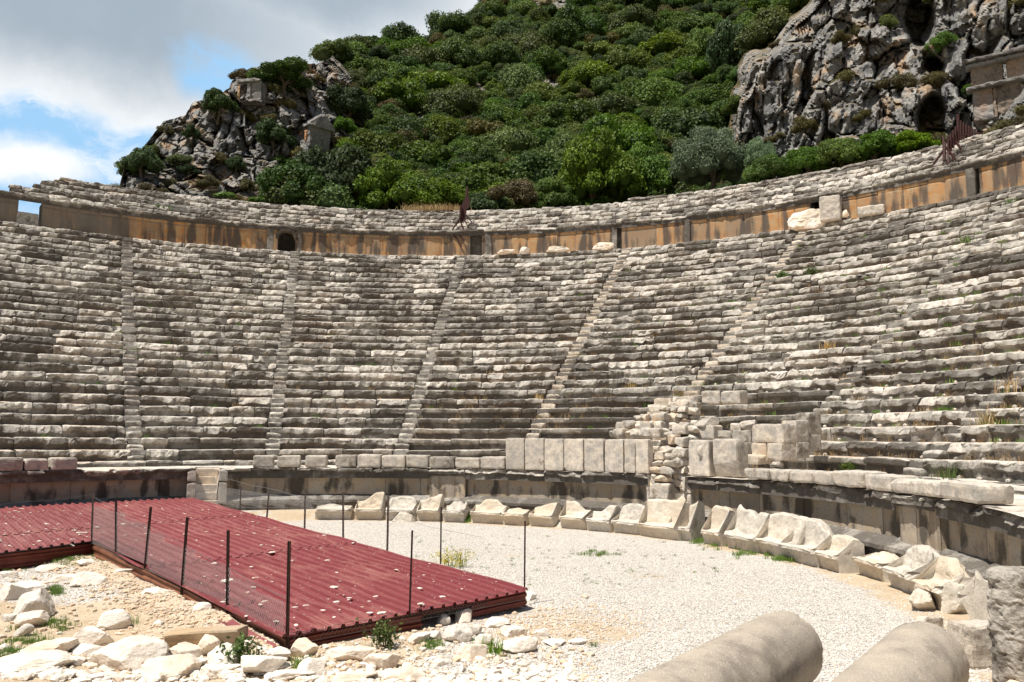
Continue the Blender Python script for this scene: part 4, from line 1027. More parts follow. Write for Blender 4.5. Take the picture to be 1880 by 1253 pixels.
for j, (xl, xr, yt, yb, dp, lab) in enumerate([
 (1365, 1410, 853, 882, .6, 'squat pitted block just right of the sloping shouldered slab'),
 (1408, 1447, 855, 882, .6, 'block with a slanting underside, second right of the shouldered slab'),
 (1447, 1491, 856, 886, .6, 'smooth grey block, third right of the shouldered slab'),
 (1490, 1528, 857, 889, .6, 'lumpy block in the middle of the right ledge'),
 (1526, 1582, 855, 893, .7, 'large humped block with a broken pale front'),
 (1583, 1633, 866, 903, .75, 'long ledge block with a flat grey top above the cracked pier'),
 (1634, 1668, 878, 908, .6, 'pitted brown ledge block over the cracked pier'),
 (1669, 1722, 877, 912, .75, 'grey block with a thin moulded band over the wall pier')]):
    on_cyl_block(xl, xr, yt+2, yb, 13.08, dp, lab, group=G3, z0=-.145, seed=51, tint=.35+.5*((j*41 % 10)/10), rnd=.05, rough=.03, chipd=.13, zt=[.13, .13, .14, .15, .2, .16, .12, .14][j])
a_ = 98.; V, Q = ashlar((1.35, .62, .30), 77, rnd=.04, rough=.02); V[:, 2] += .012*np.sign(np.sin(V[:, 1]*60))*(V[:, 2] > .1)
P = onplane(1790, 900, np.array([0, 0, .0]), np.array([0, 0, 1.])) ; 
ob = stone('moulded_block', V, Q, M_BLOCK, cyl(13.35, 96.3, .02), -math.radians(95.), tint=.55); tag(ob, 'long moulded grey block lying on the ledge near the right picture edge', 'stone block')
# pier of two courses with its return wall, and neighbours above the right slabs
rb = empty('ruined_stair_pier', cyl(14.6, 60, -.15)); tag(rb, 'squared stone pier with a low stepped wall behind it, below the seats', 'ruined wall'); RB = np.array(rb.location)
for nm, xl, xr, yt, yb, rr_, d_, tn in (('pier_block', 1379, 1437, 779, 813, 14.2, .6, .8), ('pier_block', 1379, 1407, 813, 846, 14.2, .6, .9), ('pier_block', 1408, 1437, 813, 846, 14.2, .6, .75), ('wall_block', 1436, 1463, 772, 812, 14.75, .5, .5), ('wall_block', 1437, 1464, 812, 842, 14.7, .5, .45),
        ('wall_block', 1460, 1486, 758, 798, 15.35, .5, .4), ('wall_block', 1462, 1486, 798, 828, 15.3, .5, .5), ('wall_block', 1310, 1341, 791, 813, 14.9, .45, .45), ('wall_block', 1341, 1379, 790, 813, 14.9, .45, .4), ('wall_block', 1340, 1361, 777, 791, 15., .4, .6), ('wall_block', 1264, 1311, 781, 806, 14.7, .5, .7),
        ('wall_block', 1354, 1379, 813, 833, 14.7, .5, .3), ('wall_block', 1354, 1392, 836, 853, 13.9, .6, .8)):
    a0_, a1_ = ang(oncyl(xl, yb, rr_)), ang(oncyl(xr, yb, rr_)); zt_, zb_ = oncyl((xl+xr)/2, yt, rr_)[2], oncyl((xl+xr)/2, yb, rr_)[2]; am_ = (a0_+a1_)/2
    V, Q = ashlar((math.radians(a1_-a0_)*rr_*.98, d_, zt_-zb_), xl, rnd=.03, rough=.025, chips=4)
    ob = stone(nm, V, Q, M_BLOCK, cyl(rr_+d_/2, am_, (zt_+zb_)/2)-RB, -math.radians(am_), tint=tn, parent=rb)
for (xl, xr, yt, yb, lab) in ((1288, 1322, 717, 741, 'rough block of a broken course below the golden dry grass, left of two'), (1323, 1358, 717, 741, 'rough block of a broken course beside the round column piece, right of two')):
    on_cyl_block(xl, xr, yt, yb, 16.9, .5, lab, m=M_BLOCK, seed=5, tint=.5, rough=.04)
V, F_ = rock((.8, .6, .55), 91, 4, 12); tag(stone('grey_boulder', V, F_, M_BLOCK, oncyl(1299, 779, 15.0), .3, tint=.3), 'smooth grey boulder perched between the rubble stair and the stone pier', 'boulder')
V, F_ = rock((.7, .6, .4), 92, 3, 12); tag(stone('grey_boulder', V, F_, M_BLOCK, oncyl(1377, 781, 15.2), .9, tint=.55), 'pale rounded boulder lying on the low wall left of the stone pier', 'boulder')
# rubble masonry of the collapsed stair, two masses with a dark gap between
def rubble(name, lab, spots, seed):
    mb = MB(); rs_ = np.random.RandomState(seed)
    for (x0, x1, y0, y1, r_, sz) in spots:
        P0, P1 = oncyl(x0, (y0+y1)/2, r_), oncyl(x1, (y0+y1)/2, r_); zt, zb = oncyl((x0+x1)/2, y0, r_)[2], oncyl((x0+x1)/2, y1, r_)[2]
        L = np.linalg.norm(P1-P0); nx_ = max(1, round(L/sz)); nz_ = max(1, round((zt-zb)/(sz*.7)))
        for i in range(nx_):
            for j in range(nz_):
                q = P0+(P1-P0)*((i+.5+rs_.uniform(-.12, .12))/nx_); z_ = zb+(zt-zb)*(j+.5)/nz_; s_ = L/nx_*1.08
                if rs_.rand() < .72: V, F_ = ashlar((s_*rs_.uniform(.9, 1.15), sz*1.3, (zt-zb)/nz_*1.1), rs_.randint(9999), res=.06, rnd=.03, rough=.04, chips=6, chipd=.13)
                else: V, F_ = rock((s_*1.1, sz*1.5, (zt-zb)/nz_*1.2), rs_.randint(9999), 3, 14)
                Vp = place(V, (q[0]+rs_.normal()*.02, q[1]+sz*.5, z_), -math.radians(ang(q))+rs_.normal()*.1)
                if F_.shape[1] == 4: mb.add(Vp, F_, tint=rs_.uniform(.4, 1))
                else: mb.add(Vp, None, F_, tint=rs_.uniform(.4, 1))
    o_ = mb.build(name, M_BLOCK, origin=oncyl(spots[0][0], spots[0][3], spots[0][4])); return tag(o_, lab, 'rubble wall')
rubble('rubble_wall', 'stepped mass of pale rubble stones climbing from the slab screen to the seats', [
 (1120, 1180, 789, 804, 14.5, .32), (1134, 1200, 776, 803, 14.9, .34), (1166, 1228, 760, 790, 15.4, .36), (1196, 1246, 744, 770, 15.9, .36), (1228, 1270, 735, 765, 16.4, .36), (1180, 1221, 787, 803, 14.5, .42), (1221, 1238, 790, 803, 14.5, .28), (1150, 1168, 773, 789, 15.2, .35), (1168, 1222, 774, 789, 15.1, .3), (1183, 1241, 761, 775, 15.7, .36), (1201, 1224, 746, 762, 16.2, .4), (1225, 1262, 747, 776, 16., .3),
 (1210, 1236, 732, 747, 16.7, .42), (1240, 1285, 729, 750, 16.8, .33), (1262, 1283, 750, 782, 16.3, .3), (1240, 1264, 776, 790, 15.5, .3)], 5)
rubble('rubble_wall', 'narrow broken rubble pillar rising out of the gap in the podium wall', [
 (1243, 1266, 781, 797, 14.4, .34), (1266, 1282, 782, 812, 14.4, .3), (1230, 1246, 800, 816, 14., .3), (1248, 1266, 804, 820, 13.9, .34), (1215, 1256, 819, 833, 13.7, .32), (1206, 1240, 830, 846, 13.5, .3), (1240, 1264, 825, 868, 13.6, .3), (1202, 1222, 846, 870, 13.3, .34),
 (1222, 1245, 846, 870, 13.3, .36), (1199, 1208, 872, 912, 13.2, .2), (1208, 1238, 870, 890, 13.2, .42), (1208, 1236, 890, 916, 13.2, .42), (1240, 1264, 870, 905, 13.6, .28)], 6)
for a_ in (46.15, 51.75):
    mb = MB()
    for j in range(3):
        V, Q = ashlar((.32, .5, .46), 600+j+int(a_), rnd=.02, rough=.012); mb.add(place(V, cyl(13.5, a_, -1.33+.45*j), -math.radians(a_)), Q, tint=.75)
    tpart(mb, 'gap_jamb', M_BLOCK)
mb = MB(); rs_ = np.random.RandomState(12)
for j in range(16):
    V, F_ = rock(rs_.uniform(.18, .42, 3), 800+j, 2, 10); q = oncyl(rs_.uniform(1238, 1268), 940-j*1.7, 13.0); mb.add(place(V, (q[0], q[1], GZ+.08+.055*j*.8), rs_.rand()*6), None, F_, tint=rs_.uniform(.5, 1))
tag(mb.build('rubble_heap', M_RUBBLE, origin=(cyl(13, 49, GZ))), 'small heap of white rubble spilling through the gap behind the biggest throne', 'rubble heap')

# ------------------------------------------------------------------ stones at the top of the cavea
for (x, y, w_, h_2, r_, tn, lab, kd) in [(1105, 459, 42, 16, 34.0, .95, 'white two humped boulder on the top row below the narrow niche', 'r'),
    (1481, 419, 60, 34, 33.9, .9, 'large white slanting block lying before the right doorway', 'r'), (1526, 405, 34, 44, 33.9, .55, 'grey upright block leaning in the right doorway', 'b'),
    (1600, 396, 42, 16, 34.0, .7, 'flat pale block at the foot of the orange wall right of the doorway', 'b'), (1551, 398, 14, 12, 34.0, .95, 'small white stone beside the grey upright block', 'r'),
    (930, 467, 34, 9, 33.95, .95, 'flat white chipped stone on the top row, left of a group of three', 'r'), (962, 466, 22, 12, 33.95, .95, 'pointed white stone, middle of three on the top row', 'r'), (1020, 463, 46, 11, 33.95, .95, 'long white stone, right of a group of three on the top row', 'r')]:
    P = oncyl(x, y, r_); Dd = math.hypot(P[0], P[1]); ww, hh = w_*Dd/F_PX, h_2*Dd/F_PX
    if kd == 'r': V, F_ = rock((ww*1.1, ww*.6, hh*1.25), x, 4, 9, .12)
    else: V, F_ = ashlar((ww, min(.7, ww), hh), x, rnd=.08, rough=.04)
    tag(stone('top_row_boulder', V, F_, M_RUBBLE if tn > .8 else M_BLOCK, (P[0], P[1], P[2]+hh*.45), -.5, tint=tn), lab, 'boulder')

# ------------------------------------------------------------------ corrugated roof over the excavation
RA = np.array([.245, 13.79]); VV = np.array([-.63, .7766]); VV /= np.linalg.norm(VV); UU = np.array([VV[1], -VV[0]])
kp = np.array([[.245, 13.79, -1.57], [-2.9, 10.93, -1.64], [-9.30, 18.38, -1.53], [-10.61, 27.17, -1.185], [-14.95, 24.04, -1.188]])
uv_ = np.stack([(kp[:, :2]-RA)@UU, (kp[:, :2]-RA)@VV, np.ones(5)], 1); cf = np.linalg.lstsq(uv_, kp[:, 2], rcond=None)[0]
def rz(u, v): return cf[0]*u+cf[1]*v+cf[2]
def rp(u, v, dz=0.): return np.array([RA[0]+u*UU[0]+v*VV[0], RA[1]+u*UU[1]+v*VV[1], rz(u, v)+dz])
uB, vB = uv_[1, 0], uv_[1, 1]; uC, vC = uv_[2, 0], uv_[2, 1]; uD, vD = uv_[3, 0], uv_[3, 1]; uE, vE = uv_[4, 0], uv_[4, 1]
uW = -13.
def v_front(u): return (vB*(u/uB) if u > uC+.03 else vC+(u-uC)*.35) if True else 0
def v_far(u):
    v = vD+(u-uD)*(vE-vD)/(uE-uD)
    for _ in range(60):
        p_ = RA+u*UU+v*VV
        if np.hypot(*(p_-CEN)) < 12.92: break
        v -= .12
    return v
shelter = empty('corrugated_shelter', (float(RA[0]), float(RA[1]), GZ)); tag(shelter, 'low dark red corrugated metal shelter roof covering an excavation in the orchestra', 'shelter roof'); SO = np.array([RA[0], RA[1], GZ])
M_ROOF, t, b, pos, tint, o = mat('faded_red_painted_sheet')
st2 = t.node('ShaderNodeVectorRotate', rotation_type='Z_AXIS', ins={'Vector': pos, 'Angle': math.atan2(VV[0], VV[1])}).outputs[0]
st3 = t.node('ShaderNodeVectorMath', operation='MULTIPLY', ins={0: st2, 1: (6., .5, 1)}).outputs[0]
c = t.mix(t.noise(st3, 1., 4, .6), (.155, .026, .031), (.245, .054, .056))
c = t.mix(t.math('MULTIPLY', t.sstep(t.math('ADD', t.noise(st3, 1.7, 5, .7), t.math('MULTIPLY', t.noise(pos, .35, 3), .5)), .72, .95), .6), c, (.38, .17, .14))
c = t.mix(t.math('MULTIPLY', tint, .38), c, (.34, .13, .125))
c = t.mix(t.math('MULTIPLY', t.sstep(t.noise(pos, 5, 5, .7), .62, .72), .4), c, (.42, .24, .20))
c = t.mix(t.math('MULTIPLY', t.sstep(t.noise(pos, 22, 3, .6), .66, .72), .85), c, (.75, .62, .55))
t.l.new(c, b.inputs['Base Color']); b.inputs['Roughness'].default_value = .5; b.inputs['Specular IOR Level'].default_value = .35
M_PANEL = simple_mat('dark_red_panel', (.13, .022, .018), (.19, .05, .03), 3., .5)
M_PANELB = simple_mat('rusty_brown_panel', (.16, .06, .032), (.24, .10, .055), 3., .55)
PITCH_R = .214; prf = [(0, 0), (.58, 0), (.655, .042), (.86, .042), (.935, 0)]
def sheet(u0, u1, vf0, vf1, dz):
    us = []; k = math.floor(u0/PITCH_R)
    while k*PITCH_R < u1:
        for a_, h__ in prf:
            u = (k+a_)*PITCH_R
            if u0 <= u <= u1: us.append((u, h__))
        k += 1
    G_ = []
    for u, h__ in us:
        a_, b_ = vf0(u), vf1(u); n = 26
        vs = np.linspace(a_, b_, n); wv = .012*np.array([math.sin(v*1.3+u*.7)+.6*math.sin(v*3.1+u*2) for v in vs])
        G_.append([rp(u, v, h__+dz+w2) for v, w2 in zip(vs, wv)])
    return np.array(G_)
cuts = [(-99, 5.9), (5.75, 11.8), (11.65, 99)]
for i, (c0, c1) in enumerate(cuts):
    for (ua, ub) in ((uW, uC-.01), (uC+.0, 0.02)):
        f0 = lambda u: max(v_front(u)-.08, c0+.03*math.sin(math.floor(u/1.07)*5)); f1 = lambda u: min(v_far(u), c1)
        if i == 0 and ua == uW: continue
        if f1((ua+ub)/2)-f0((ua+ub)/2) < .3: continue
        mb = MB(); mb.grid(sheet(ua, ub, f0, f1, .016*(i)), (.75 if ua == uW else .15+.25*i)); mb.v = [v-SO for v in mb.v]; mb.build('roof_sheet', M_ROOF, shelter)
def side(P0, P1, z0a, z1a, z0b, z1b, m, name='side_panel', bulge=.03):
    P0, P1 = np.asarray(P0), np.asarray(P1); L = np.linalg.norm(P1-P0); n = max(2, int(L/.3)); d = (P1-P0)/L; nrm = np.array([d[1], -d[0]])
    G_ = []
    for s in np.linspace(0, 1, n):
        p_ = P0+(P1-P0)*s; za, zb_ = z0a+(z0b-z0a)*s, z1a+(z1b-z1a)*s; row = []
        for f_, off_ in ((0, 0), (.16, 0), (.22, bulge), (.34, bulge), (.40, 0), (.62, 0), (.68, bulge), (.8, bulge), (.86, 0), (1, 0)):
            row.append([p_[0]+nrm[0]*off_, p_[1]+nrm[1]*off_, za+(zb_-za)*f_+.01*math.sin(s*L*2)])
        G_.append(row)
    mb = MB(); mb.grid(np.array(G_), .5, flip=True); mb.v = [v-SO for v in mb.v]; return mb.build(name, m, shelter)
A2, B2, C2 = rp(0, 0)[:2], rp(uB, vB)[:2], rp(uC, vC)[:2]; F2 = rp(uW, v_front(uW))[:2]; D2_ = rp(uD, vD)[:2]
zA, zB, zC, zF, zD = rz(0, 0), rz(uB, vB), rz(uC, vC), rz(uW, v_front(uW)), rz(uD, vD)
ab = (A2+B2)/2; side(B2, ab, -1.9, zB-.02, -1.9, (zA+zB)/2-.02, M_PANEL, bulge=.04); side(ab+(A2-ab)*.45, A2, -1.88, (zA+zB)/2-.02, -1.86, zA-.02, M_PANEL)
side(ab, ab+(A2-ab)*.45, -1.72, (zA+zB)/2-.02, -1.72, (zA+zB)/2-.02, M_PANEL)
side(C2, C2+(B2-C2)*.52, -1.85, zC-.02, -1.8, (zB+zC)/2-.02, M_PANELB); side(C2+(B2-C2)*.52, B2, -1.8, (zB+zC)/2-.02, -1.9, zB-.02, M_PANELB)
side(F2, C2, -1.9, zF-.03, -1.85, zC-.03, M_PANEL); side(A2, D2_, -1.88, zA-.02, -1.88, zD-.02, M_PANEL)
# litter on the roof
mb = MB(); rs_ = np.random.RandomState(33)
for _ in range(520):
    u = rs_.uniform(uW*.75, 0); v0_, v1_ = v_front(u), v_far(u); v = v0_+(v1_-v0_)*rs_.rand(); s_ = rs_.uniform(.012, .05)*(1 if rs_.rand() > .06 else 2.2)
    V_, T_ = ICO[1]; V_ = V_*rs_.uniform(.4, 1.3, V_.shape)*[s_*1.5, s_, s_*.28]; mb.add(place(V_, rp(u, v, .03+s_*.2), rs_.rand()*6), None, T_, tint=rs_.uniform(.5, 1))
tag(mb.build('stone_chips', M_RUBBLE), 'scattered white chips and dry leaves lying on the red roof', 'stone chips', kind='stuff')
# a loose bent sheet beside the shelter
mb = MB(); P0 = onz(398, 1142, -1.66); P1 = onz(462, 1186, -1.80); d = (P1-P0); L = np.linalg.norm(d); d /= L; nn = np.cross(d, [0, 0, 1.]); nn /= np.linalg.norm(nn)
G_ = np.array([[P0+d*L*s*1.25-nn*q*.22+np.array([0, 0, .03*math.cos(q*5)+.05*s*s]) for q in np.linspace(0, 1, 8)] for s in np.linspace(0, 1, 12)]); mb.grid(G_, .5)
tag(mb.build('bent_sheet', M_ROOF, origin=P0), 'loose bent strip of red sheet metal lying beside the moulded block', 'metal sheet')

# ------------------------------------------------------------------ chain link fences
def fence(lab, P0, P1, zb0, zt0, zb1, zt1, posts, pm, cell=.075, wire=True, wr=.0026, sag=.03, pr_=.022):
    """vertical fence between ground points P0 and P1; posts: (px bottom, py bottom, px top, py top)"""
    P0, P1 = np.asarray(P0, float), np.asarray(P1, float); L = np.linalg.norm(P1-P0); d = np.array([*(P1-P0)/L, 0]); n = np.array([d[1], -d[0], 0]); O = np.array([P0[0], P0[1], GZ])
    f = empty('chain_link_fence', O); tag(f, lab, 'fence')
    for (xb, yb, xt, yt) in posts:
        a_, b_ = onplane(xb, yb, O, n)-O, onplane(xt, yt, O, n)-O
        mb = MB(); u = np.array([d[0], d[1], 0])*pr_; w2 = n*pr_
        for q in ((u, w2*.15), (u*.15, w2)):        # an angle iron
            V = np.array([a_+sx*q[0]+sy*q[1] for sx in (-1, 1) for sy in (-1, 1)]+[b_+sx*q[0]+sy*q[1] for sx in (-1, 1) for sy in (-1, 1)])
            mb.add(V, [[0, 1, 5, 4], [1, 3, 7, 5], [3, 2, 6, 7], [2, 0, 4, 6], [4, 5, 7, 6], [0, 2, 3, 1]])
        mb.build('post', pm, f)
    if wire:
        mb = MB(); slope = 1.0
        def zb(s): return zb0+(zb1-zb0)*s/L
        def zt(s): return zt0+(zt1-zt0)*s/L-sag*math.sin(s/L*math.pi*5)**2
        for sg in (1, -1):
            s = -1.3
            while s < L+1.3:
                pts_ = []
                for k in range(0, 14):
                    q = s+sg*k*.1/slope; z_ = -1.95+k*.1
                    if 0 <= q <= L and zb(q) <= z_ <= zt(q): pts_.append(np.array([P0[0]+d[0]*q, P0[1]+d[1]*q, z_])-O)
                if len(pts_) > 1: mb.bar(pts_[0], pts_[-1], wr, 3)
                s += cell
        for zf in (zb, zt):
            ss = np.linspace(0, L, 20)
            for a_, b_ in zip(ss[:-1], ss[1:]): mb.bar(np.array([P0[0]+d[0]*a_, P0[1]+d[1]*a_, zf(a_)])-O, np.array([P0[0]+d[0]*b_, P0[1]+d[1]*b_, zf(b_)])-O, wr*1.6, 3)
        mb.build('wire_mesh', M_WIRE, f)
    return f
nBC = np.array([(B2-C2)[1], -(B2-C2)[0]]); nBC = -nBC/np.linalg.norm(nBC); nBC = nBC if nBC @ (np.array([0, 0])-B2) > 0 else -nBC
oB, oC = B2+nBC*.04, C2+nBC*.04
hz_ = lambda x, yt, P0, P1: onplane(x, yt, np.array([*P0, 0]), np.array([(P1-P0)[1], -(P1-P0)[0], 0]))[2]
fence('rusty dark posts and chain link fence along the near left edge of the red roof', oC, oB, zC-.02, hz_(170, 912, oC, oB), zB-.02, hz_(530, 1100, oC, oB),
      [(213, 1014, 213, 918), (266, 1044, 277, 931), (333, 1092, 344, 950), (417, 1130, 419, 974), (527, 1194, 531, 994)], M_POSTD, .07, pr_=.024)
fence('grey post and chain link fence along the left arm of the red roof', F2, C2, zF, zF+.85, zC, hz_(170, 908, C2, F2), [(168, 1000, 171, 906)], M_POSTG, .09)
nAB = A2-B2; nAB = np.array([nAB[1], -nAB[0]])/np.linalg.norm(nAB); oA, oB2 = A2+nAB*.04, B2+nAB*.04
fence('thin brown post with slack netting along the front edge of the red roof', oB2, oA, zB-.12, zB+.03, zA-.15, zA+.04, [(752, 1130, 757, 974)], M_POSTD, .07, pr_=.016)
nAD = np.array([(D2_-A2)[1], -(D2_-A2)[0]]); nAD /= np.linalg.norm(nAD); nAD = nAD if nAD@UU > 0 else -nAD; qA, qD = A2+nAD*.1, D2_+nAD*.1
tz = lambda x, y: hz_(x, y, qA, qD)
fence('grey posts and chain link fence along the far edge of the red roof', qA+(qD-qA)*.08, qD, tz(912, 942)-.0, tz(965, 1000), tz(400, 940), tz(380, 868), 
      [(711, 1012, 713, 911), (630, 990, 630, 904), (559, 976, 561, 898), (489, 960, 494, 905), (440, 948, 443, 893)], M_POSTG, .075, pr_=.024)
fence('two rusty twisted posts at the far right corner of the red roof', qA, qA+(qD-qA)*.3, 0, 0, 0, 0, [(963, 1086, 964, 957), (809, 1036, 810, 931)], M_POSTD, wire=False, pr_=.016)

# ------------------------------------------------------------------ column drums, pier and blocks at the right
for j, (P, lab) in enumerate([((3.12, 9.5), 'smooth grey granite column drum lying on gravel, left of the pair'), ((4.43, 8.97), 'smooth grey granite column drum lying on gravel, right of the pair')]):
    az = math.radians(36.8); Rr = .42; L = 3.4 if j == 0 else 3.2; mb = MB(); n = 96
    th = np.linspace(0, 2*np.pi, n+1); ss = np.concatenate([[0, 0, .006, .016], np.concatenate([np.linspace(.03, .25, 14), np.linspace(.3, L-.1, 26)]), [L-.04, L-.015, L, L]]); rr_ = np.concatenate([[.001, Rr-.018, Rr-.006, Rr], np.full(40, Rr), [Rr, Rr-.012, Rr-.03, .001]])
    S_, T_ = np.meshgrid(ss, th, indexing='ij'); Rm = np.repeat(rr_[:, None], n+1, 1)
    Pn = np.stack([S_.ravel()*2, np.cos(T_).ravel()*1.5+j*9, np.sin(T_).ravel()*1.5], 1); Rm = Rm*(1+.003*fbm(Pn, 3, 5+j).reshape(S_.shape)-.03*np.clip(fbm(Pn*3.5, 3, 15+j).reshape(S_.shape)-.22, 0, 1)*3-.35*np.clip(fbm(Pn*4.5, 4, 25+j).reshape(S_.shape)-.12, 0, 1)*np.exp(-S_/.06))
    mb.grid(np.stack([np.cos(T_)*Rm, -S_, np.sin(T_)*Rm], -1), .5, flip=True)
    ob = mb.build('column_drum', M_GRANITE, None, True); ob.location = (P[0], P[1], GZ+Rr-.01); ob.rotation_euler[2] = -az; tag(ob, lab, 'column drum', 'fallen column drums')
P = onz(1897, 1262, GZ); mb = MB(); n = 120; th = np.linspace(0, 2*np.pi, n+1); zz_ = np.concatenate([[0], np.linspace(0, 1.14, 84), [1.17, 1.19, 1.2, 1.2, 1.2]]); rr_ = np.concatenate([[.3], np.full(84, .36), [.345, .31, .25, .12, .001]])
zz_ = zz_*1.09
Z_, T_ = np.meshgrid(zz_, th, indexing='ij'); Rm = np.repeat(rr_[:, None], n+1, 1)
Pn = np.stack([np.cos(T_).ravel()*.36, np.sin(T_).ravel()*.36, Z_.ravel()], 1); a1, a2, _i = worley(Pn*[9, 9, 10]+1.5*np.stack([fbm(Pn*6, 2, 1)]*3, 1), 5); 
Rm = Rm*(1+.10*fbm(Pn*3.5, 5, 6).reshape(Z_.shape)-.07*(1-smooth(0, .4, a1)).reshape(Z_.shape)*(fbm(Pn*4, 2, 3).reshape(Z_.shape) > -.1)+.12*fbm(Pn*11, 4, 8).reshape(Z_.shape)-.06*np.abs(fbm(Pn*[5, 5, 12], 3, 18)).reshape(Z_.shape))
mb.grid(np.stack([np.cos(T_)*Rm*1.05, np.sin(T_)*Rm*.9, Z_+.02*fbm(Pn*8, 3, 9).reshape(Z_.shape)], -1), .35, flip=True)
pier = mb.build('rough_stone_pier', M_PIER); pier.location = (P[0]+.02, P[1]+.1, GZ-.02); tag(pier, 'rough pitted standing stone cut off by the right picture edge', 'standing stone')
V, F_ = ashlar((.9, .5, .12), 9, rnd=.03, rough=.02); tag(stone('base_slab', V, F_, M_RUBBLE, (P[0]+.1, P[1]-.2, GZ+.03), .1, tint=.95), 'white slab end showing at the foot of the pitted standing stone', 'stone slab')

def ground_rock(x, yb, wpx, hpx, lab, m=None, name='boulder', cat='boulder', group=None, seed=0, tint=.8, asp=.75, rot=None, cuts=12, lift=0., sub=4, tilt=(0, 0)):
    P = onz(x, yb, GZ+.02); Dd = math.hypot(P[0], P[1]); ww = wpx*Dd/F_PX; dp = ww*asp; hh = max(.06, hpx*Dd/F_PX-.2*dp)
    V, F_ = rock((ww*1.15, dp*1.15, hh*1.5), seed+int(x*3+yb), sub, cuts, .045); g = float(gheight(P[0], P[1]+dp*.45))
    ob = stone(name, V, F_, m or M_RUBBLE, (P[0], P[1]+dp*.45, g+hh*.36+lift), (seed*1.3) % 6.28*.15 if rot is None else rot, tilt, tint=tint); return tag(ob, lab, cat, group)
# tumbled seats and boulders at the right end of the throne row
for j, a_ in enumerate([(1728, 1058, 50, 44, 'pale leaning throne back fragment behind the tumbled seats'), (1690, 1040, 40, 30, 'small pale stone against the sloping base of the podium wall'), (1795, 1068, 46, 34, 'curved seat fragment with a dark hollow beside the standing stone'),
        (1752, 1030, 34, 20, 'thin white chip of stone wedged behind the leaning fragment'), (1706, 1122, 56, 46, 'saddle shaped broken seat facing the granite drum'), (1775, 1128, 66, 60, 'largest tumbled seat block with a flat cream face'), (1722, 1160, 44, 34, 'low brown bottomed stone directly behind the right granite drum'),
        (1815, 1100, 40, 40, 'smooth grey slab leaning towards the standing stone'), (1765, 1170, 40, 30, 'stone wedged under the largest tumbled seat block'), (1835, 1040, 36, 26, 'pale stone behind the head of the standing stone')]):
    ground_rock(*a_, m=M_THRONE, name='tumbled_seat_fragment', cat='stone fragment', group='tumbled seat fragments', seed=j, tint=.5+.05*j, asp=.8, cuts=9)
P = onz(1812, 1226, GZ); V, F_ = ashlar((.52, .45, .52), 19, rnd=.05, rough=.05, chips=5, chipd=.1); tag(stone('squared_boulder', V, F_, M_PIER, (P[0], P[1]+.2, GZ+.24), .2, tint=.75), 'squared block with a pale top standing left of the pitted stone', 'stone block')
for j, (x, y, w_, hb_, shp, rt, tl, lab) in enumerate([(1742, 1078, .8, .8, 'peakL', 1.2, .35, 'broken chair back lying slanted behind the seat edge with moulding'), (1742, 1112, .85, .7, 'mid', -1.0, -.25, 'chair tipped forward beside the saddle shaped fragment'),
        (1790, 1092, .9, .75, 'arch', .4, .3, 'chair fallen backwards against the sloping wall base'), (1800, 1140, .8, .6, 'slant', -2.0, .2, 'cream chair lying on its side left of the pitted standing stone'), (1765, 1050, .7, .55, 'low', .9, .15, 'flat chair piece nearest the sloping wall base')]):
    P = onz(x, y, GZ); ob = throne_mesh(w_, .38, hb_, .8, shp, 300+j, .04, j % 2).build('fallen_chair', M_THRONE); ob.location = (P[0], P[1], GZ+.05); ob.rotation_euler = (tl, .1*(j-2), -math.radians(ang(P))+rt*.5)
    tag(ob, lab, 'stone throne', 'tumbled seat fragments')
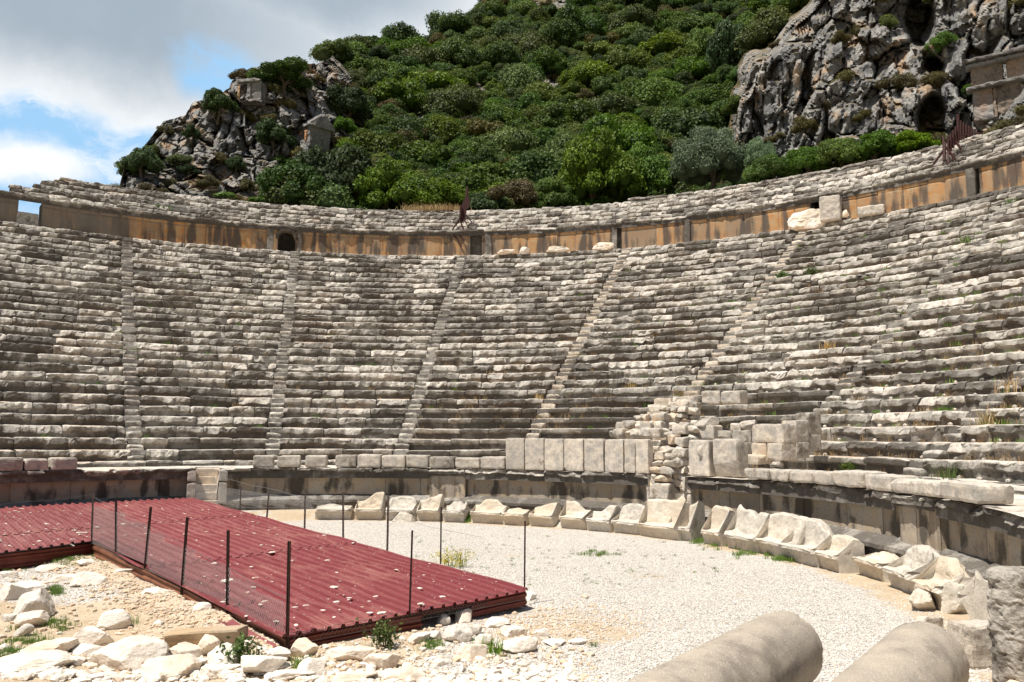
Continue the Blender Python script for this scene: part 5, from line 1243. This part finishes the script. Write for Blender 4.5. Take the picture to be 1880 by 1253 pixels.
# stones of the foreground
FG = [
 (158, 1192, 76, 44, 'wedge shaped white boulder with a dark brown underside on bare sand', .95), (192, 1160, 64, 40, 'squared pale block with a flat top behind the wedge shaped boulder', .8),
 (48, 1140, 68, 56, 'large tan boulder with a ridged face near the left picture edge', .45), (52, 1156, 66, 30, 'flat cream slab in front of the large tan boulder', .9), (33, 1172, 32, 24, 'small red brown broken stone below the flat cream slab', .05),
 (110, 1074, 60, 22, 'flat pale boulder with a dark underside near the inner roof corner', .9), (152, 1086, 68, 32, 'pale pointed boulder just right of the flat one near the inner roof corner', .85),
 (84, 1053, 40, 18, 'small light boulder closest to the dark red panel of the left arm', .85), (12, 1110, 44, 38, 'grey white boulder cut by the left picture edge', .6), (46, 1097, 52, 26, 'rounded boulder behind the ridged tan boulder', .7),
 (8, 1064, 30, 16, 'small stone at the left picture edge above the grey white boulder', .8), (46, 1078, 46, 16, 'flat sunlit stone in the left rubble', .95), (150, 1052, 26, 14, 'small grey stone at the edge of the grass patch', .75),
 (10, 1145, 34, 18, 'dark brown stone tucked under the ridged tan boulder', .1),
 (62, 1226, 128, 42, 'long low white slab in the bottom left corner, upper of two', .95), (50, 1252, 150, 38, 'long low white slab in the bottom left corner, lower of two', .9),
 (218, 1240, 138, 66, 'largest white boulder at the bottom, stained rusty red below', .85), (152, 1210, 44, 26, 'whitish stone behind the rust stained largest boulder', .8), (135, 1232, 30, 20, 'round pale stone between long slabs and rust stained boulder', .8),
 (328, 1216, 70, 38, 'white boulder with a brown hollow in its right end before the moulded block', .9), (382, 1206, 46, 44, 'upright pointed white stone leaning on the moulded block', .95), (402, 1226, 60, 46, 'angular white boulder left of the green creeper', .9),
 (300, 1254, 120, 52, 'broad white boulder at the bottom edge below the moulded block', .95), (395, 1254, 80, 34, 'speckled white boulder at the bottom edge below the creeper', .9), (350, 1228, 44, 22, 'small white stone between the boulders below the moulded block', .8),
 (282, 1222, 40, 26, 'small tan stone right of the rust stained largest boulder', .5), (474, 1252, 98, 48, 'white boulder with a sharp brown underside right of the creeper', .9), (446, 1200, 40, 24, 'pale block under the end of the bent red sheet', .85),
 (505, 1222, 46, 30, 'tan boulder next to the bottom corner of the red shelter', .6), (552, 1214, 54, 38, 'white pyramid shaped boulder touching the red corner panel', .95), (570, 1246, 50, 44, 'rounded cream boulder beside the small bright grass tuft', .8),
 (640, 1222, 96, 40, 'broad smooth cream boulder parallel to the shelter front', .95), (702, 1234, 92, 40, 'cream boulder with two dark cracks right of the broad smooth one', .9), (748, 1256, 96, 34, 'white boulder at the bottom edge next to the sand patch', .95),
 (640, 1258, 100, 30, 'low white boulder at the bottom edge below the broad smooth one', .9), (535, 1258, 90, 26, 'flat white boulder at the bottom edge below the cream one', .9),
 (770, 1182, 42, 28, 'grey speckled boulder at the shelter front beside a small plant', .45), (797, 1176, 28, 26, 'narrow tan boulder right of the grey speckled one', .6),
 (852, 1136, 62, 36, 'white pointed boulder propped against the shelter front', .95), (822, 1122, 30, 16, 'small flat stone wedged under the roof edge', .8), (812, 1142, 26, 24, 'small pale stone below the wedged one', .8),
 (838, 1180, 50, 46, 'angular cream boulder at the top of the rubble tongue', .9), (868, 1212, 66, 44, 'flat white slab sloping to the sand patch', .98), (866, 1168, 40, 28, 'orange tinted round boulder in the rubble tongue', .55), (886, 1186, 36, 34, 'rounded boulder behind the grass tuft in the rubble', .8),
 (908, 1152, 50, 24, 'pale stone near the middle of the shelter front', .85), (940, 1168, 56, 26, 'white stone in the upper middle of the rubble tongue', .95), (996, 1172, 40, 26, 'single cream boulder towards the gravel', .9), (976, 1100, 24, 22, 'small cream stone at the far corner post', .85),
 (948, 1202, 76, 38, 'broad white boulder right of the grass tuft', .95), (1020, 1186, 46, 16, 'low pale stones at the tip of the rubble tongue', .85), (1062, 1183, 36, 12, 'last low stone of the rubble tongue', .8), (925, 1192, 40, 22, 'small white stone left of the broad boulder', .9), (970, 1184, 40, 18, 'small orange stone behind the broad boulder', .5),
 (270, 1108, 46, 20, 'pale stone on the gravel bank beside the brown side panel', .85), (368, 1136, 40, 22, 'white pointed stone high on the gravel bank', .95), (398, 1134, 28, 16, 'cream stone beside the white pointed one on the bank', .85), (222, 1066, 26, 12, 'small stone halfway along the gravel bank', .8), (287, 1156, 20, 14, 'little triangular stone left of the moulded block', .8),
]
for j, (x, yb, w_, h_2, lab, tn) in enumerate(FG):
    red = tn < .2; ground_rock(x, yb-(4 if w_ > 70 else 0), w_*(.8 if w_ > 50 else .92), h_2*.88, lab, seed=j, tint=tn, asp=.7 if w_ > 60 else .85, cuts=9+j % 5, m=M_RUBBLE, sub=4 if w_ > 40 else 3)
ground_rock(743, 958, 46, 26, 'small rounded fallen stone in front of the arched throne', m=M_THRONE, name='fallen_stone', seed=3, tint=.8)
P = onz(365, 1206, GZ); mb = MB(); V, Q = ashlar((.92, .5, .40), 88, res=.03, rnd=.02, rough=.008, chips=2, chipd=.05)
V[:, 1] -= .03*smooth(.05, .09, V[:, 2])*(V[:, 1] < 0)+.03*smooth(.12, .15, V[:, 2])*(V[:, 1] < 0)
tag(stone('moulded_block', V, Q, M_TANBLOCK, (P[0], P[1]+.28, GZ+.08), .05, (-.12, -.04), tint=.65), 'half buried rectangular block with a double moulding along its top edge', 'carved block')

# small loose stones and gravel grains
def grains(name, lab, n, samp, smin, smax, m, seed, tint=(.3, 1.)):
    rs_ = np.random.RandomState(seed); V_, T_ = ICO[1]; mb = MB(); V_ = V_[:12]; P_ = []
    pts_ = np.array([samp(rs_) for _ in range(n)]); z_ = gheight(pts_[:, 0], pts_[:, 1]); s_ = rs_.uniform(0, 1, n)**2.2*(smax-smin)+smin
    base = V_[None]*(1+rs_.uniform(-.3, .3, (n, len(V_), 1)))*(s_[:, None, None]*rs_.uniform(.6, 1.3, (n, 1, 3))*np.array([1, 1, .6]))+np.concatenate([pts_, (z_+s_*.25)[:, None]], 1)[:, None]
    Tn = (T_[None]+np.arange(n)[:, None, None]*len(V_)).reshape(-1, 3)
    mb.add(base.reshape(-1, 3), None, Tn, tint=np.repeat(rs_.uniform(*tint, n), len(V_))); return tag(mb.build(name, m), lab, 'gravel', kind='stuff')
def s_grav(r_):
    while True:
        x, y = r_.uniform(560, 1880), r_.uniform(1010, 1260)
        if r_.rand() < .7: x, y = r_.uniform(780, 1800), 1260-r_.rand()**1.5*230
        P_ = onz(x, y, GZ); q = P_[:2]-RA
        if np.hypot(*(P_[:2]-CEN)) < 12.4 and not (q@UU < .1 and q@VV > -.3): return P_[:2]
def s_bank(r_):
    s = r_.rand(); q = C2+(B2-C2)*s+nBC*(abs(r_.normal())*.38+.06); return q
def s_left(r_):
    while True:
        P_ = onz(r_.uniform(-60, 1100), 1265-r_.rand()*235, GZ); q = P_[:2]-RA
        if (q@VV < (vB*(q@UU)/uB)-.1 and q@UU > uB) or (q@UU < uB-.1 and q@VV < vC-.25): return P_[:2]
def s_red(r_):
    P_ = onz(r_.normal()*75+1060, r_.normal()*14+1140+0, GZ); return P_[:2]
M_GRAV = stone_mat('white_gravel', pale=(.72, .66, .58), tan=(.56, .48, .4), grey=(.5, .48, .45), dark=(.18, .16, .14), patina=.2, warm=.2, sc=3.)
M_BANK = stone_mat('tan_gravel', pale=(.66, .56, .44), tan=(.54, .39, .26), grey=(.52, .44, .34), dark=(.2, .13, .08), patina=.05, warm=.9, sc=3.)
grains('gravel', 'white crushed gravel strewn over the orchestra floor', 30000, s_grav, .006, .022, M_GRAV, 1)
grains('bank_gravel', 'tan stony gravel banked against the brown side panel', 12000, s_bank, .008, .045, M_BANK, 2)
grains('loose_stones', 'small loose stones scattered over the bare soil', 2600, s_left, .008, .06, M_BANK, 3)
grains('loose_rubble', 'small white rubble among the foreground boulders', 1500, lambda r_: onz(r_.uniform(-40, 1060), 1262-abs(r_.normal())*32, GZ)[:2], .02, .09, M_RUBBLE, 4, (.5, 1.))
grains('orange_gravel', 'orange gravel along the little hollow right of the shelter', 1500, s_red, .008, .03, M_BANK, 5)

# ------------------------------------------------------------------ grass and small plants
def tuft_mesh(seed, n, h_2, spread, m, name='tuft', wdt=.010, lean=.5, leafy=0, leafm=.02):
    rs_ = np.random.RandomState(seed); mb = MB()
    for _ in range(n):
        p = np.array([rs_.normal()*spread*.4, rs_.normal()*spread*.4, 0]); a = rs_.uniform(0, 6.28); hh = h_2*rs_.uniform(.5, 1.1); l = rs_.uniform(.1, lean)*hh
        d = np.array([math.cos(a), math.sin(a), 0]); s = np.array([-d[1], d[0], 0])*wdt*.5
        q1_, q2_ = p+d*l*.35+[0, 0, hh*.6], p+d*l+[0, 0, hh]
        mb.add([p-s, p+s, q1_+s*.8, q1_-s*.8, q2_+s*.1, q2_-s*.1], [[0, 1, 2, 3], [3, 2, 4, 5]], tint=rs_.uniform(0, 1))
        if leafy:
            for k in range(leafy):
                f_ = rs_.uniform(.25, 1); c = p+d*l*f_+np.array([0, 0, hh*f_]); leaf_quads(mb, c[None]+rs_.normal(size=(1, 3))*leafm, rs_.normal(size=(1, 3))+[0, 0, .6], leafm, rs_, np.array([rs_.rand()]))
    return mb.mesh(name, m)
T_GREEN = [tuft_mesh(i, 70, .22, .22, L_GRASS) for i in range(3)]; T_STRAW = [tuft_mesh(10+i, 60, .30, .22, L_STRAW, wdt=.012, lean=.7) for i in range(3)]
T_LEAF = [tuft_mesh(20+i, 26, .34, .25, L_TREE, leafy=14, leafm=.035) for i in range(2)]
def seat_point(x, y):
    """first point of the stepped seating met in the direction of a picture point"""
    best = None
    for k in range(0, NROW+1):
        r = row_r(k)+.02; z_ = k*H; d = ray(x, y)
        if d[2] != 0:
            t_ = (z_-CAMZ)/d[2] if abs(d[2]) > 1e-4 else -1
            if t_ > 0:
                P_ = CPOS+d*t_; rr_ = np.hypot(*(P_[:2]-CEN))
                if r <= rr_ <= r+TR+.05: return P_
        P_ = oncyl(x, y, row_r(k)+.1)
        if z_-H <= P_[2] <= z_: q = oncyl(x, y, row_r(k)-.06); q[2] = z_-H; return q
    return None
for (x, y, s_, me, nm, cat, lab) in [
 (1745, 862, 2.2, T_GREEN[0], 'grass_tuft', 'grass tuft', 'biggest bright green grass tuft on the lowest seats at the right'), (1555, 846, 1.1, T_LEAF[0], 'leafy_plant', 'plant', 'bright green leafy plant on the lowest moulded seat row'),
 (1492, 497, 1.6, T_LEAF[1], 'leafy_plant', 'plant', 'light green plant high on the right wedge of seats'), (1435, 508, 1.6, T_LEAF[0], 'leafy_plant', 'plant', 'green plant left of the highest one on the right wedge'), (1856, 377, 2., T_GREEN[1], 'grass_tuft', 'grass tuft', 'green tuft near the top row at the right picture edge'),
 (1773, 446, 1.8, T_GREEN[2], 'grass_tuft', 'grass tuft', 'green tuft in the upper right seats below the orange wall end'), (1160, 700, 1.2, T_STRAW[0], 'straw_tuft', 'dry grass', 'golden straw tuft in the middle wedge of seats'), (1247, 716, 1.4, T_STRAW[1], 'straw_tuft', 'dry grass', 'golden dry grass at the foot of the stair above the rubble'),
 (1855, 698, 1.9, T_STRAW[2], 'straw_tuft', 'dry grass', 'golden dry grass clump at the right picture edge'), (1815, 775, 1.9, T_STRAW[0], 'straw_tuft', 'dry grass', 'golden dry grass beside the stone knobs on the right'), (1412, 846, 1.2, T_STRAW[1], 'straw_tuft', 'dry grass', 'golden dry grass at the foot of the stone pier'),
 (990, 723, 1.1, T_STRAW[2], 'straw_tuft', 'dry grass', 'yellow dry grass on the stair left of centre right'), (1520, 640, 1.3, T_STRAW[0], 'straw_tuft', 'dry grass', 'dry grass patch in the middle of the right wedge'), (1385, 806, 1., T_GREEN[0], 'grass_tuft', 'grass tuft', 'thin green grass on top of the stone pier')]:
    P_ = seat_point(x, y)
    if x == 1385: P_ = cyl(14.5, 59.7, .63)
    if x == 1412: P_ = cyl(13.9, 61.5, -.15)
    if P_ is None: continue
    ob = bpy.data.objects.new(nm, me); COL.objects.link(ob); ob.location = tuple(map(float, P_)); ob.scale = (s_, s_, s_*.8); ob.rotation_euler[2] = x*.1; tag(ob, lab, cat)
mb = MB()
def scatter_tufts(name, lab, srcs, n, samp, smin, smax, seed, cat='grass'):
    rs_ = np.random.RandomState(seed); mb = MB(); cache = []
    for src in srcs:
        nv = len(src.vertices); co = np.zeros(nv*3, np.float32); src.vertices.foreach_get('co', co); vi = np.zeros(len(src.loops), np.int32); src.loops.foreach_get('vertex_index', vi); tv = np.zeros(nv, np.float32); src.attributes['tint'].data.foreach_get('value', tv)
        cache.append((co.reshape(-1, 3), vi.reshape(-1, 4), tv))
    for _ in range(n):
        P_ = samp(rs_)
        if P_ is None: continue
        co, q, tv = cache[rs_.randint(len(cache))]; s_ = rs_.uniform(smin, smax); mb.add(place(co*s_, P_, rs_.rand()*6), q, tint=tv)
    return tag(mb.build(name, srcs[0].materials[0]), lab, cat, kind='stuff')
LOWG = [tuft_mesh(40+i, 16, .12, .16, L_GRASS, wdt=.012) for i in range(2)]; LOWS = [tuft_mesh(44+i, 12, .18, .2, L_STRAW, wdt=.012, lean=.8) for i in range(2)]
def on_seats(x0, x1, y0, y1): return lambda r_: seat_point(r_.uniform(x0, x1), r_.uniform(y0, y1))
scatter_tufts('seat_weeds', 'small green weeds growing in the joints of the seats', LOWG, 330, lambda r_: seat_point(r_.uniform(1000, 1880), r_.uniform(400, 800)) if r_.rand() < .8 else seat_point(r_.uniform(0, 900), r_.uniform(470, 800)), .5, 1.5, 3)
scatter_tufts('seat_straw', 'thin dry grass growing in the joints of the seats', LOWS, 420, lambda r_: seat_point(r_.uniform(1050, 1880), r_.uniform(520, 860)) if r_.rand() < .75 else seat_point(r_.uniform(380, 1100), r_.uniform(600, 780)), .5, 1.4, 4)
def gpatch(lst):
    def f(r_):
        x, y, sx, sy = lst[r_.randint(len(lst))]; P_ = onz(x+r_.normal()*sx, y+r_.normal()*sy, GZ); return np.array([P_[0], P_[1], float(gheight(P_[0], P_[1]))])
    return f
scatter_tufts('ground_grass', 'short green grass in patches between the foreground stones', LOWG, 520, gpatch([(150, 1043, 26, 5), (60, 1190, 40, 10), (105, 1150, 16, 8), (130, 1040, 20, 4), (20, 1215, 14, 5), (330, 1225, 8, 5), (100, 1092, 10, 4), (1100, 1018, 26, 3), (20, 1045, 16, 4), (790, 1188, 10, 4), (560, 1235, 6, 8)]), .3, .8, 5)
scatter_tufts('throne_grass', 'bright green grass growing at the feet of the thrones', LOWG, 300, gpatch([(1330, 1002, 26, 3), (1400, 1018, 30, 3), (1290, 995, 14, 2), (1440, 1028, 10, 2), (860, 958, 6, 1), (1140, 972, 10, 2)]), .5, 1.1, 6)
scatter_tufts('orchestra_weeds', 'tiny green weeds dotted over the gravel floor', LOWG, 130, lambda r_: (lambda P_: np.array([P_[0], P_[1], float(gheight(P_[0], P_[1]))]))(onz(r_.uniform(760, 1350), r_.uniform(985, 1075), GZ)), .2, .55, 7)
fl = tuft_mesh(60, 34, .42, .35, L_GRASS, leafy=3, leafm=.02, name='stalks'); ff = tuft_mesh(61, 30, .46, .38, L_FLOWER, wdt=.003, leafy=16, leafm=.028, name='flowers')
P_ = onz(838, 1042, GZ); fb = empty('yellow_flower_bush', P_); tag(fb, 'yellow flowering bush peeping over the far edge of the red roof', 'flower bush')
for me in (fl, ff): ob = bpy.data.objects.new(me.name, me); COL.objects.link(ob); ob.parent = fb; ob.scale = (1.2, .8, .9)
for (x, y, s_, me, nm, cat, lab) in [(437, 1225, 1.0, T_LEAF[0], 'creeper', 'plant', 'light green leafy creeper between white boulders left of the shelter corner'), (705, 1190, 1.0, T_LEAF[1], 'leafy_weed', 'plant', 'tall thin green weed against the middle of the shelter front'),
   (905, 1205, 1.15, T_GREEN[1], 'grass_tuft', 'grass tuft', 'dense green grass tuft in the middle of the rubble tongue'), (548, 1240, .7, T_GREEN[2], 'grass_tuft', 'grass tuft', 'small bright grass tuft between two cream boulders at the bottom'), (1785, 1165, .8, T_GREEN[0], 'grass_tuft', 'grass tuft', 'green tuft in the shade beside the squared block at the right'),
   (1090, 1188, .35, T_GREEN[0], 'grass_tuft', 'grass tuft', 'lone tiny green tuft on gravel right of the rubble tongue'), (240, 1152, .6, T_GREEN[2], 'grass_tuft', 'grass tuft', 'small grey green tuft right of the squared pale block'), (55, 1040, .8, T_LEAF[0], 'leafy_weed', 'plant', 'leafy weed below the dark panel of the left arm')]:
    P_ = onz(x, y, GZ); ob = bpy.data.objects.new(nm, me); COL.objects.link(ob); ob.location = (P_[0], P_[1], float(gheight(P_[0], P_[1]))); ob.scale = (s_,)*3; tag(ob, lab, cat)
P_ = oncyl(290, 388, 36.2); ob = bpy.data.objects.new('leafy_bush', SHRUBS[2]); ob = bpy.data.objects.new('leafy_bush', crown_mesh(99, flat=.5, lobes=9, leaves=2200, leaf=.12, name='foliage', m=L_GRASS)); COL.objects.link(ob); ob.location = (P_[0], P_[1], 14.2); ob.scale = (1.25, .6, .75); tag(ob, 'bright green bush growing on the upper seats at the left', 'bush')
for (x, y, w_, lab) in ((410, 357, 1.1, 'low bright green bush at the crag foot, left of two'), (490, 366, 1.5, 'low bright green bush at the crag foot, right of two')):
    P_ = atdist(x, y, 57); ob = bpy.data.objects.new('leafy_bush', crown_mesh(int(x), flat=.5, lobes=7, leaves=1200, leaf=.14, name='foliage', m=L_GRASS)); COL.objects.link(ob); ob.location = (P_[0], P_[1], P_[2]-.3); ob.scale = (w_, .6, .6); tag(ob, lab, 'bush')
scatter_tufts('ridge_straw', 'golden dry grass along the back of the top row near the steel frame', LOWS, 120, lambda r_: (lambda q: np.array([q[0], q[1], 16.2]))(oncyl(r_.uniform(740, 850), 375, 38.2)), 1.5, 3.2, 8)

# ------------------------------------------------------------------ rock tombs
M_TOMB = stone_mat('tomb_rock', pale=(.30, .28, .26), tan=(.34, .19, .10), grey=(.16, .155, .15), patina=.55, warm=.3, sc=.8)
M_ORANGE = stone_mat('orange_tomb_face', pale=(.55, .36, .2), tan=(.52, .24, .1), grey=(.4, .28, .18), patina=.2, warm=.9)
def tomb(loc, rot, parts, lab, name='rock_tomb'):
    e = empty(name, loc); e.rotation_euler[2] = rot; tag(e, lab, 'rock tomb')
    for (nm, kind, c, d, m, tn) in parts:
        if kind == 'box': V, F_ = ashlar(d, int(abs(c[0])*100+c[2]*37+d[0]*10), res=.12, rnd=.05, rough=.09, chips=4, chipd=.2)
        else:
            V, F_ = ashlar(d, 5, res=.16, rnd=.04, rough=.10, chips=5, chipd=.3); f_ = 1-.93*np.clip((V[:, 2]+d[2]/2)/d[2], 0, 1)**1.3; V[:, 0 if kind == 'gableY' else 1] *= f_
        stone(nm, V, F_, m, c, tint=tn, parent=e)
    return e
Ph, _, Dd = hill_point(568, 262); P_ = atdist(570, 268, Dd-2.1)
tomb(P_, -.75, [('body', 'box', (0, 0, .2), (3.0, 2.1, 1.9), M_TOMB, .3), ('roof', 'gableX', (0, 0, 1.75), (3.6, 2.6, 1.3), M_TOMB, .5), ('front_face', 'box', (-1.53, 0, .25), (.12, 1.8, 1.6), M_ORANGE, .9), ('door_recess', 'box', (-1.61, .35, .1), (.06, .5, 1.1), M_ORANGE, .1), ('door_recess', 'box', (-1.61, -.4, .1), (.06, .5, 1.1), M_ORANGE, .1),
     ('side_pillar', 'box', (.2, -1.1, .3), (.3, .15, 1.2), M_ORANGE, .7), ('side_pillar', 'box', (1.0, -1.1, .3), (.3, .15, 1.2), M_ORANGE, .7)], 'gabled rock cut house tomb with an orange front, in the middle of the crag')
Ph, _, Dd = hill_point(455, 180); P_ = atdist(456, 184, Dd+.25)
tomb(P_, -.15, [('body', 'box', (.15, .5, .75), (1.9, 1., 1.7), M_TOMB, .5), ('lintel', 'box', (0, -.05, 1.65), (2.1, .5, .28), M_TOMB, .8), ('doorway_shade', 'box', (-.45, -.02, .7), (.5, .12, 1.35), M_DARK, .1), ('side_pillar', 'box', (-.85, -.05, .7), (.22, .25, 1.4), M_ORANGE, .5), ('side_pillar', 'box', (.05, -.05, .7), (.3, .25, 1.4), M_TOMB, .7)], 'small rock tomb with a dark doorway near the top of the crag')
Ph, _, Dd = hill_point(1850, 165); P_ = atdist(1842, 222, Dd-.75)
M_CAR = stone_mat('carved_cliff', pale=(.34, .32, .30), tan=(.36, .2, .11), grey=(.17, .165, .16), patina=.85, warm=.4, sc=1.4, bstr=1.)
M_CARO = stone_mat('carved_cliff_orange', pale=(.38, .31, .24), tan=(.42, .24, .12), grey=(.24, .18, .14), patina=.75, warm=.8, sc=1.4, bstr=1.)
tomb(P_, -.62, [('cornice', 'box', (.2, -.1, 4.05), (4.2, .9, .2), M_CAR, .3), ('cornice', 'box', (.2, .05, 3.78), (4.0, .8, .2), M_CAR, .5), ('frieze_panel', 'box', (-.7, .45, 3.1), (1.7, .8, 1.2), M_CARO, .35), ('frieze_panel', 'box', (1.2, .45, 3.1), (1.7, .8, 1.2), M_CARO, .6),
     ('ledge', 'box', (.2, .1, 2.35), (4.1, .9, .22), M_CAR, .5), ('lower_panel', 'box', (-1.0, .5, 1.3), (1.1, .8, 1.9), M_CAR, .9), ('lower_panel', 'box', (.4, .5, 1.3), (1.3, .8, 1.9), M_CARO, .4), ('door_recess', 'box', (1.6, .4, 1.3), (.8, .6, 1.6), M_CARO, .1), ('pillar', 'box', (1.1, .2, 1.3), (.2, .4, 1.9), M_CARO, .5), ('pillar', 'box', (-.35, .2, 1.3), (.2, .4, 1.9), M_CARO, .5)],
     'carved tomb facade with stepped cornices and orange panels in the right cliff')

# ------------------------------------------------------------------ rusty steel structures
def frame_obj(r_, bars, lab, plates=()):
    P0 = oncyl(bars[0][0], bars[0][1], r_); e = empty('steel_frame', P0); tag(e, lab, 'steel frame')
    for (x0, y0, x1, y1, th_, nm, dr0, dr1) in bars:
        a_, b_ = oncyl(x0, y0, r_+dr0)-P0, oncyl(x1, y1, r_+dr1)-P0; mb = MB(); mb.bar(a_, b_, th_, 4); mb.build(nm, M_RUST, e)
    for poly, dr_, nm in plates:
        mb = MB(); V = np.array([oncyl(x, y, r_+dr_) for x, y in poly])-P0; out = np.array([P0[0]-CEN[0], P0[1]-CEN[1], 0]); out /= np.linalg.norm(out); n = len(V)
        mb.add(np.concatenate([V, V+out*.12]), [[j, (j+1) % n, (j+1) % n+n, j+n] for j in range(n)], [[0, j+1, j] for j in range(1, n-1)]+[[n, n+j, n+j+1] for j in range(1, n-1)]); mb.build(nm, M_RUST, e)
    return e
frame_obj(35.0, [(842, 404, 829, 425, .05, 'leg', 0, -.5), (829, 425, 848, 453, .055, 'rail', -.5, -.6), (846, 408, 853, 428, .05, 'leg', 0, -.3), (841, 428, 852, 444, .04, 'rail', -.5, -.6), (851, 402, 859, 416, .05, 'leg', .1, .1), (854, 394, 866, 408, .05, 'leg', .2, .2), (858, 345, 856, 372, .09, 'mast', .5, .4), (846, 378, 845, 400, .09, 'brace', 0, 0)],
  'dark rusty steel frame standing on splayed legs over the upper wall', [([(857, 358), (863, 366), (862, 378), (857, 384), (855, 397), (848, 410), (843, 403), (846, 385), (849, 372)], .1, 'body_plate')])
slats = [(1716, 298, 1738, 252), (1728, 290, 1742, 244), (1736, 296, 1744, 240), (1742, 300, 1748, 238), (1748, 292, 1752, 232), (1732, 262, 1733, 250)]
frame_obj(35.6, [(1714, 302, 1734, 274, .06, 'leg', -.5, 0), (1733, 296, 1735, 262, .08, 'post', -.3, 0), (1754, 294, 1738, 272, .06, 'leg', -.3, 0), (1741, 300, 1740, 276, .06, 'post', -.5, 0), (1733, 290, 1732, 250, .07, 'post', 0, .2), (1759, 262, 1759, 211, .08, 'post', 1.6, 1.6), (1764, 274, 1750, 252, .06, 'leg', .6, 1.), (1750, 250, 1804, 245, .05, 'rail', 1.2, 2.)]
  + [(1741+i*4.6, 284-i*6, 1741+i*4.6, 252-i*6.2, .06, 'slat', .2+.2*i, .3+.2*i) for i in range(5)] + [(1764+i*5, 258-i*2.0, 1764+i*5, 222+i*3.2, .06, 'slat', 1.6, 1.6) for i in range(8)],
  'rusty steel slatted panels propped up near the cave mouth at the right')
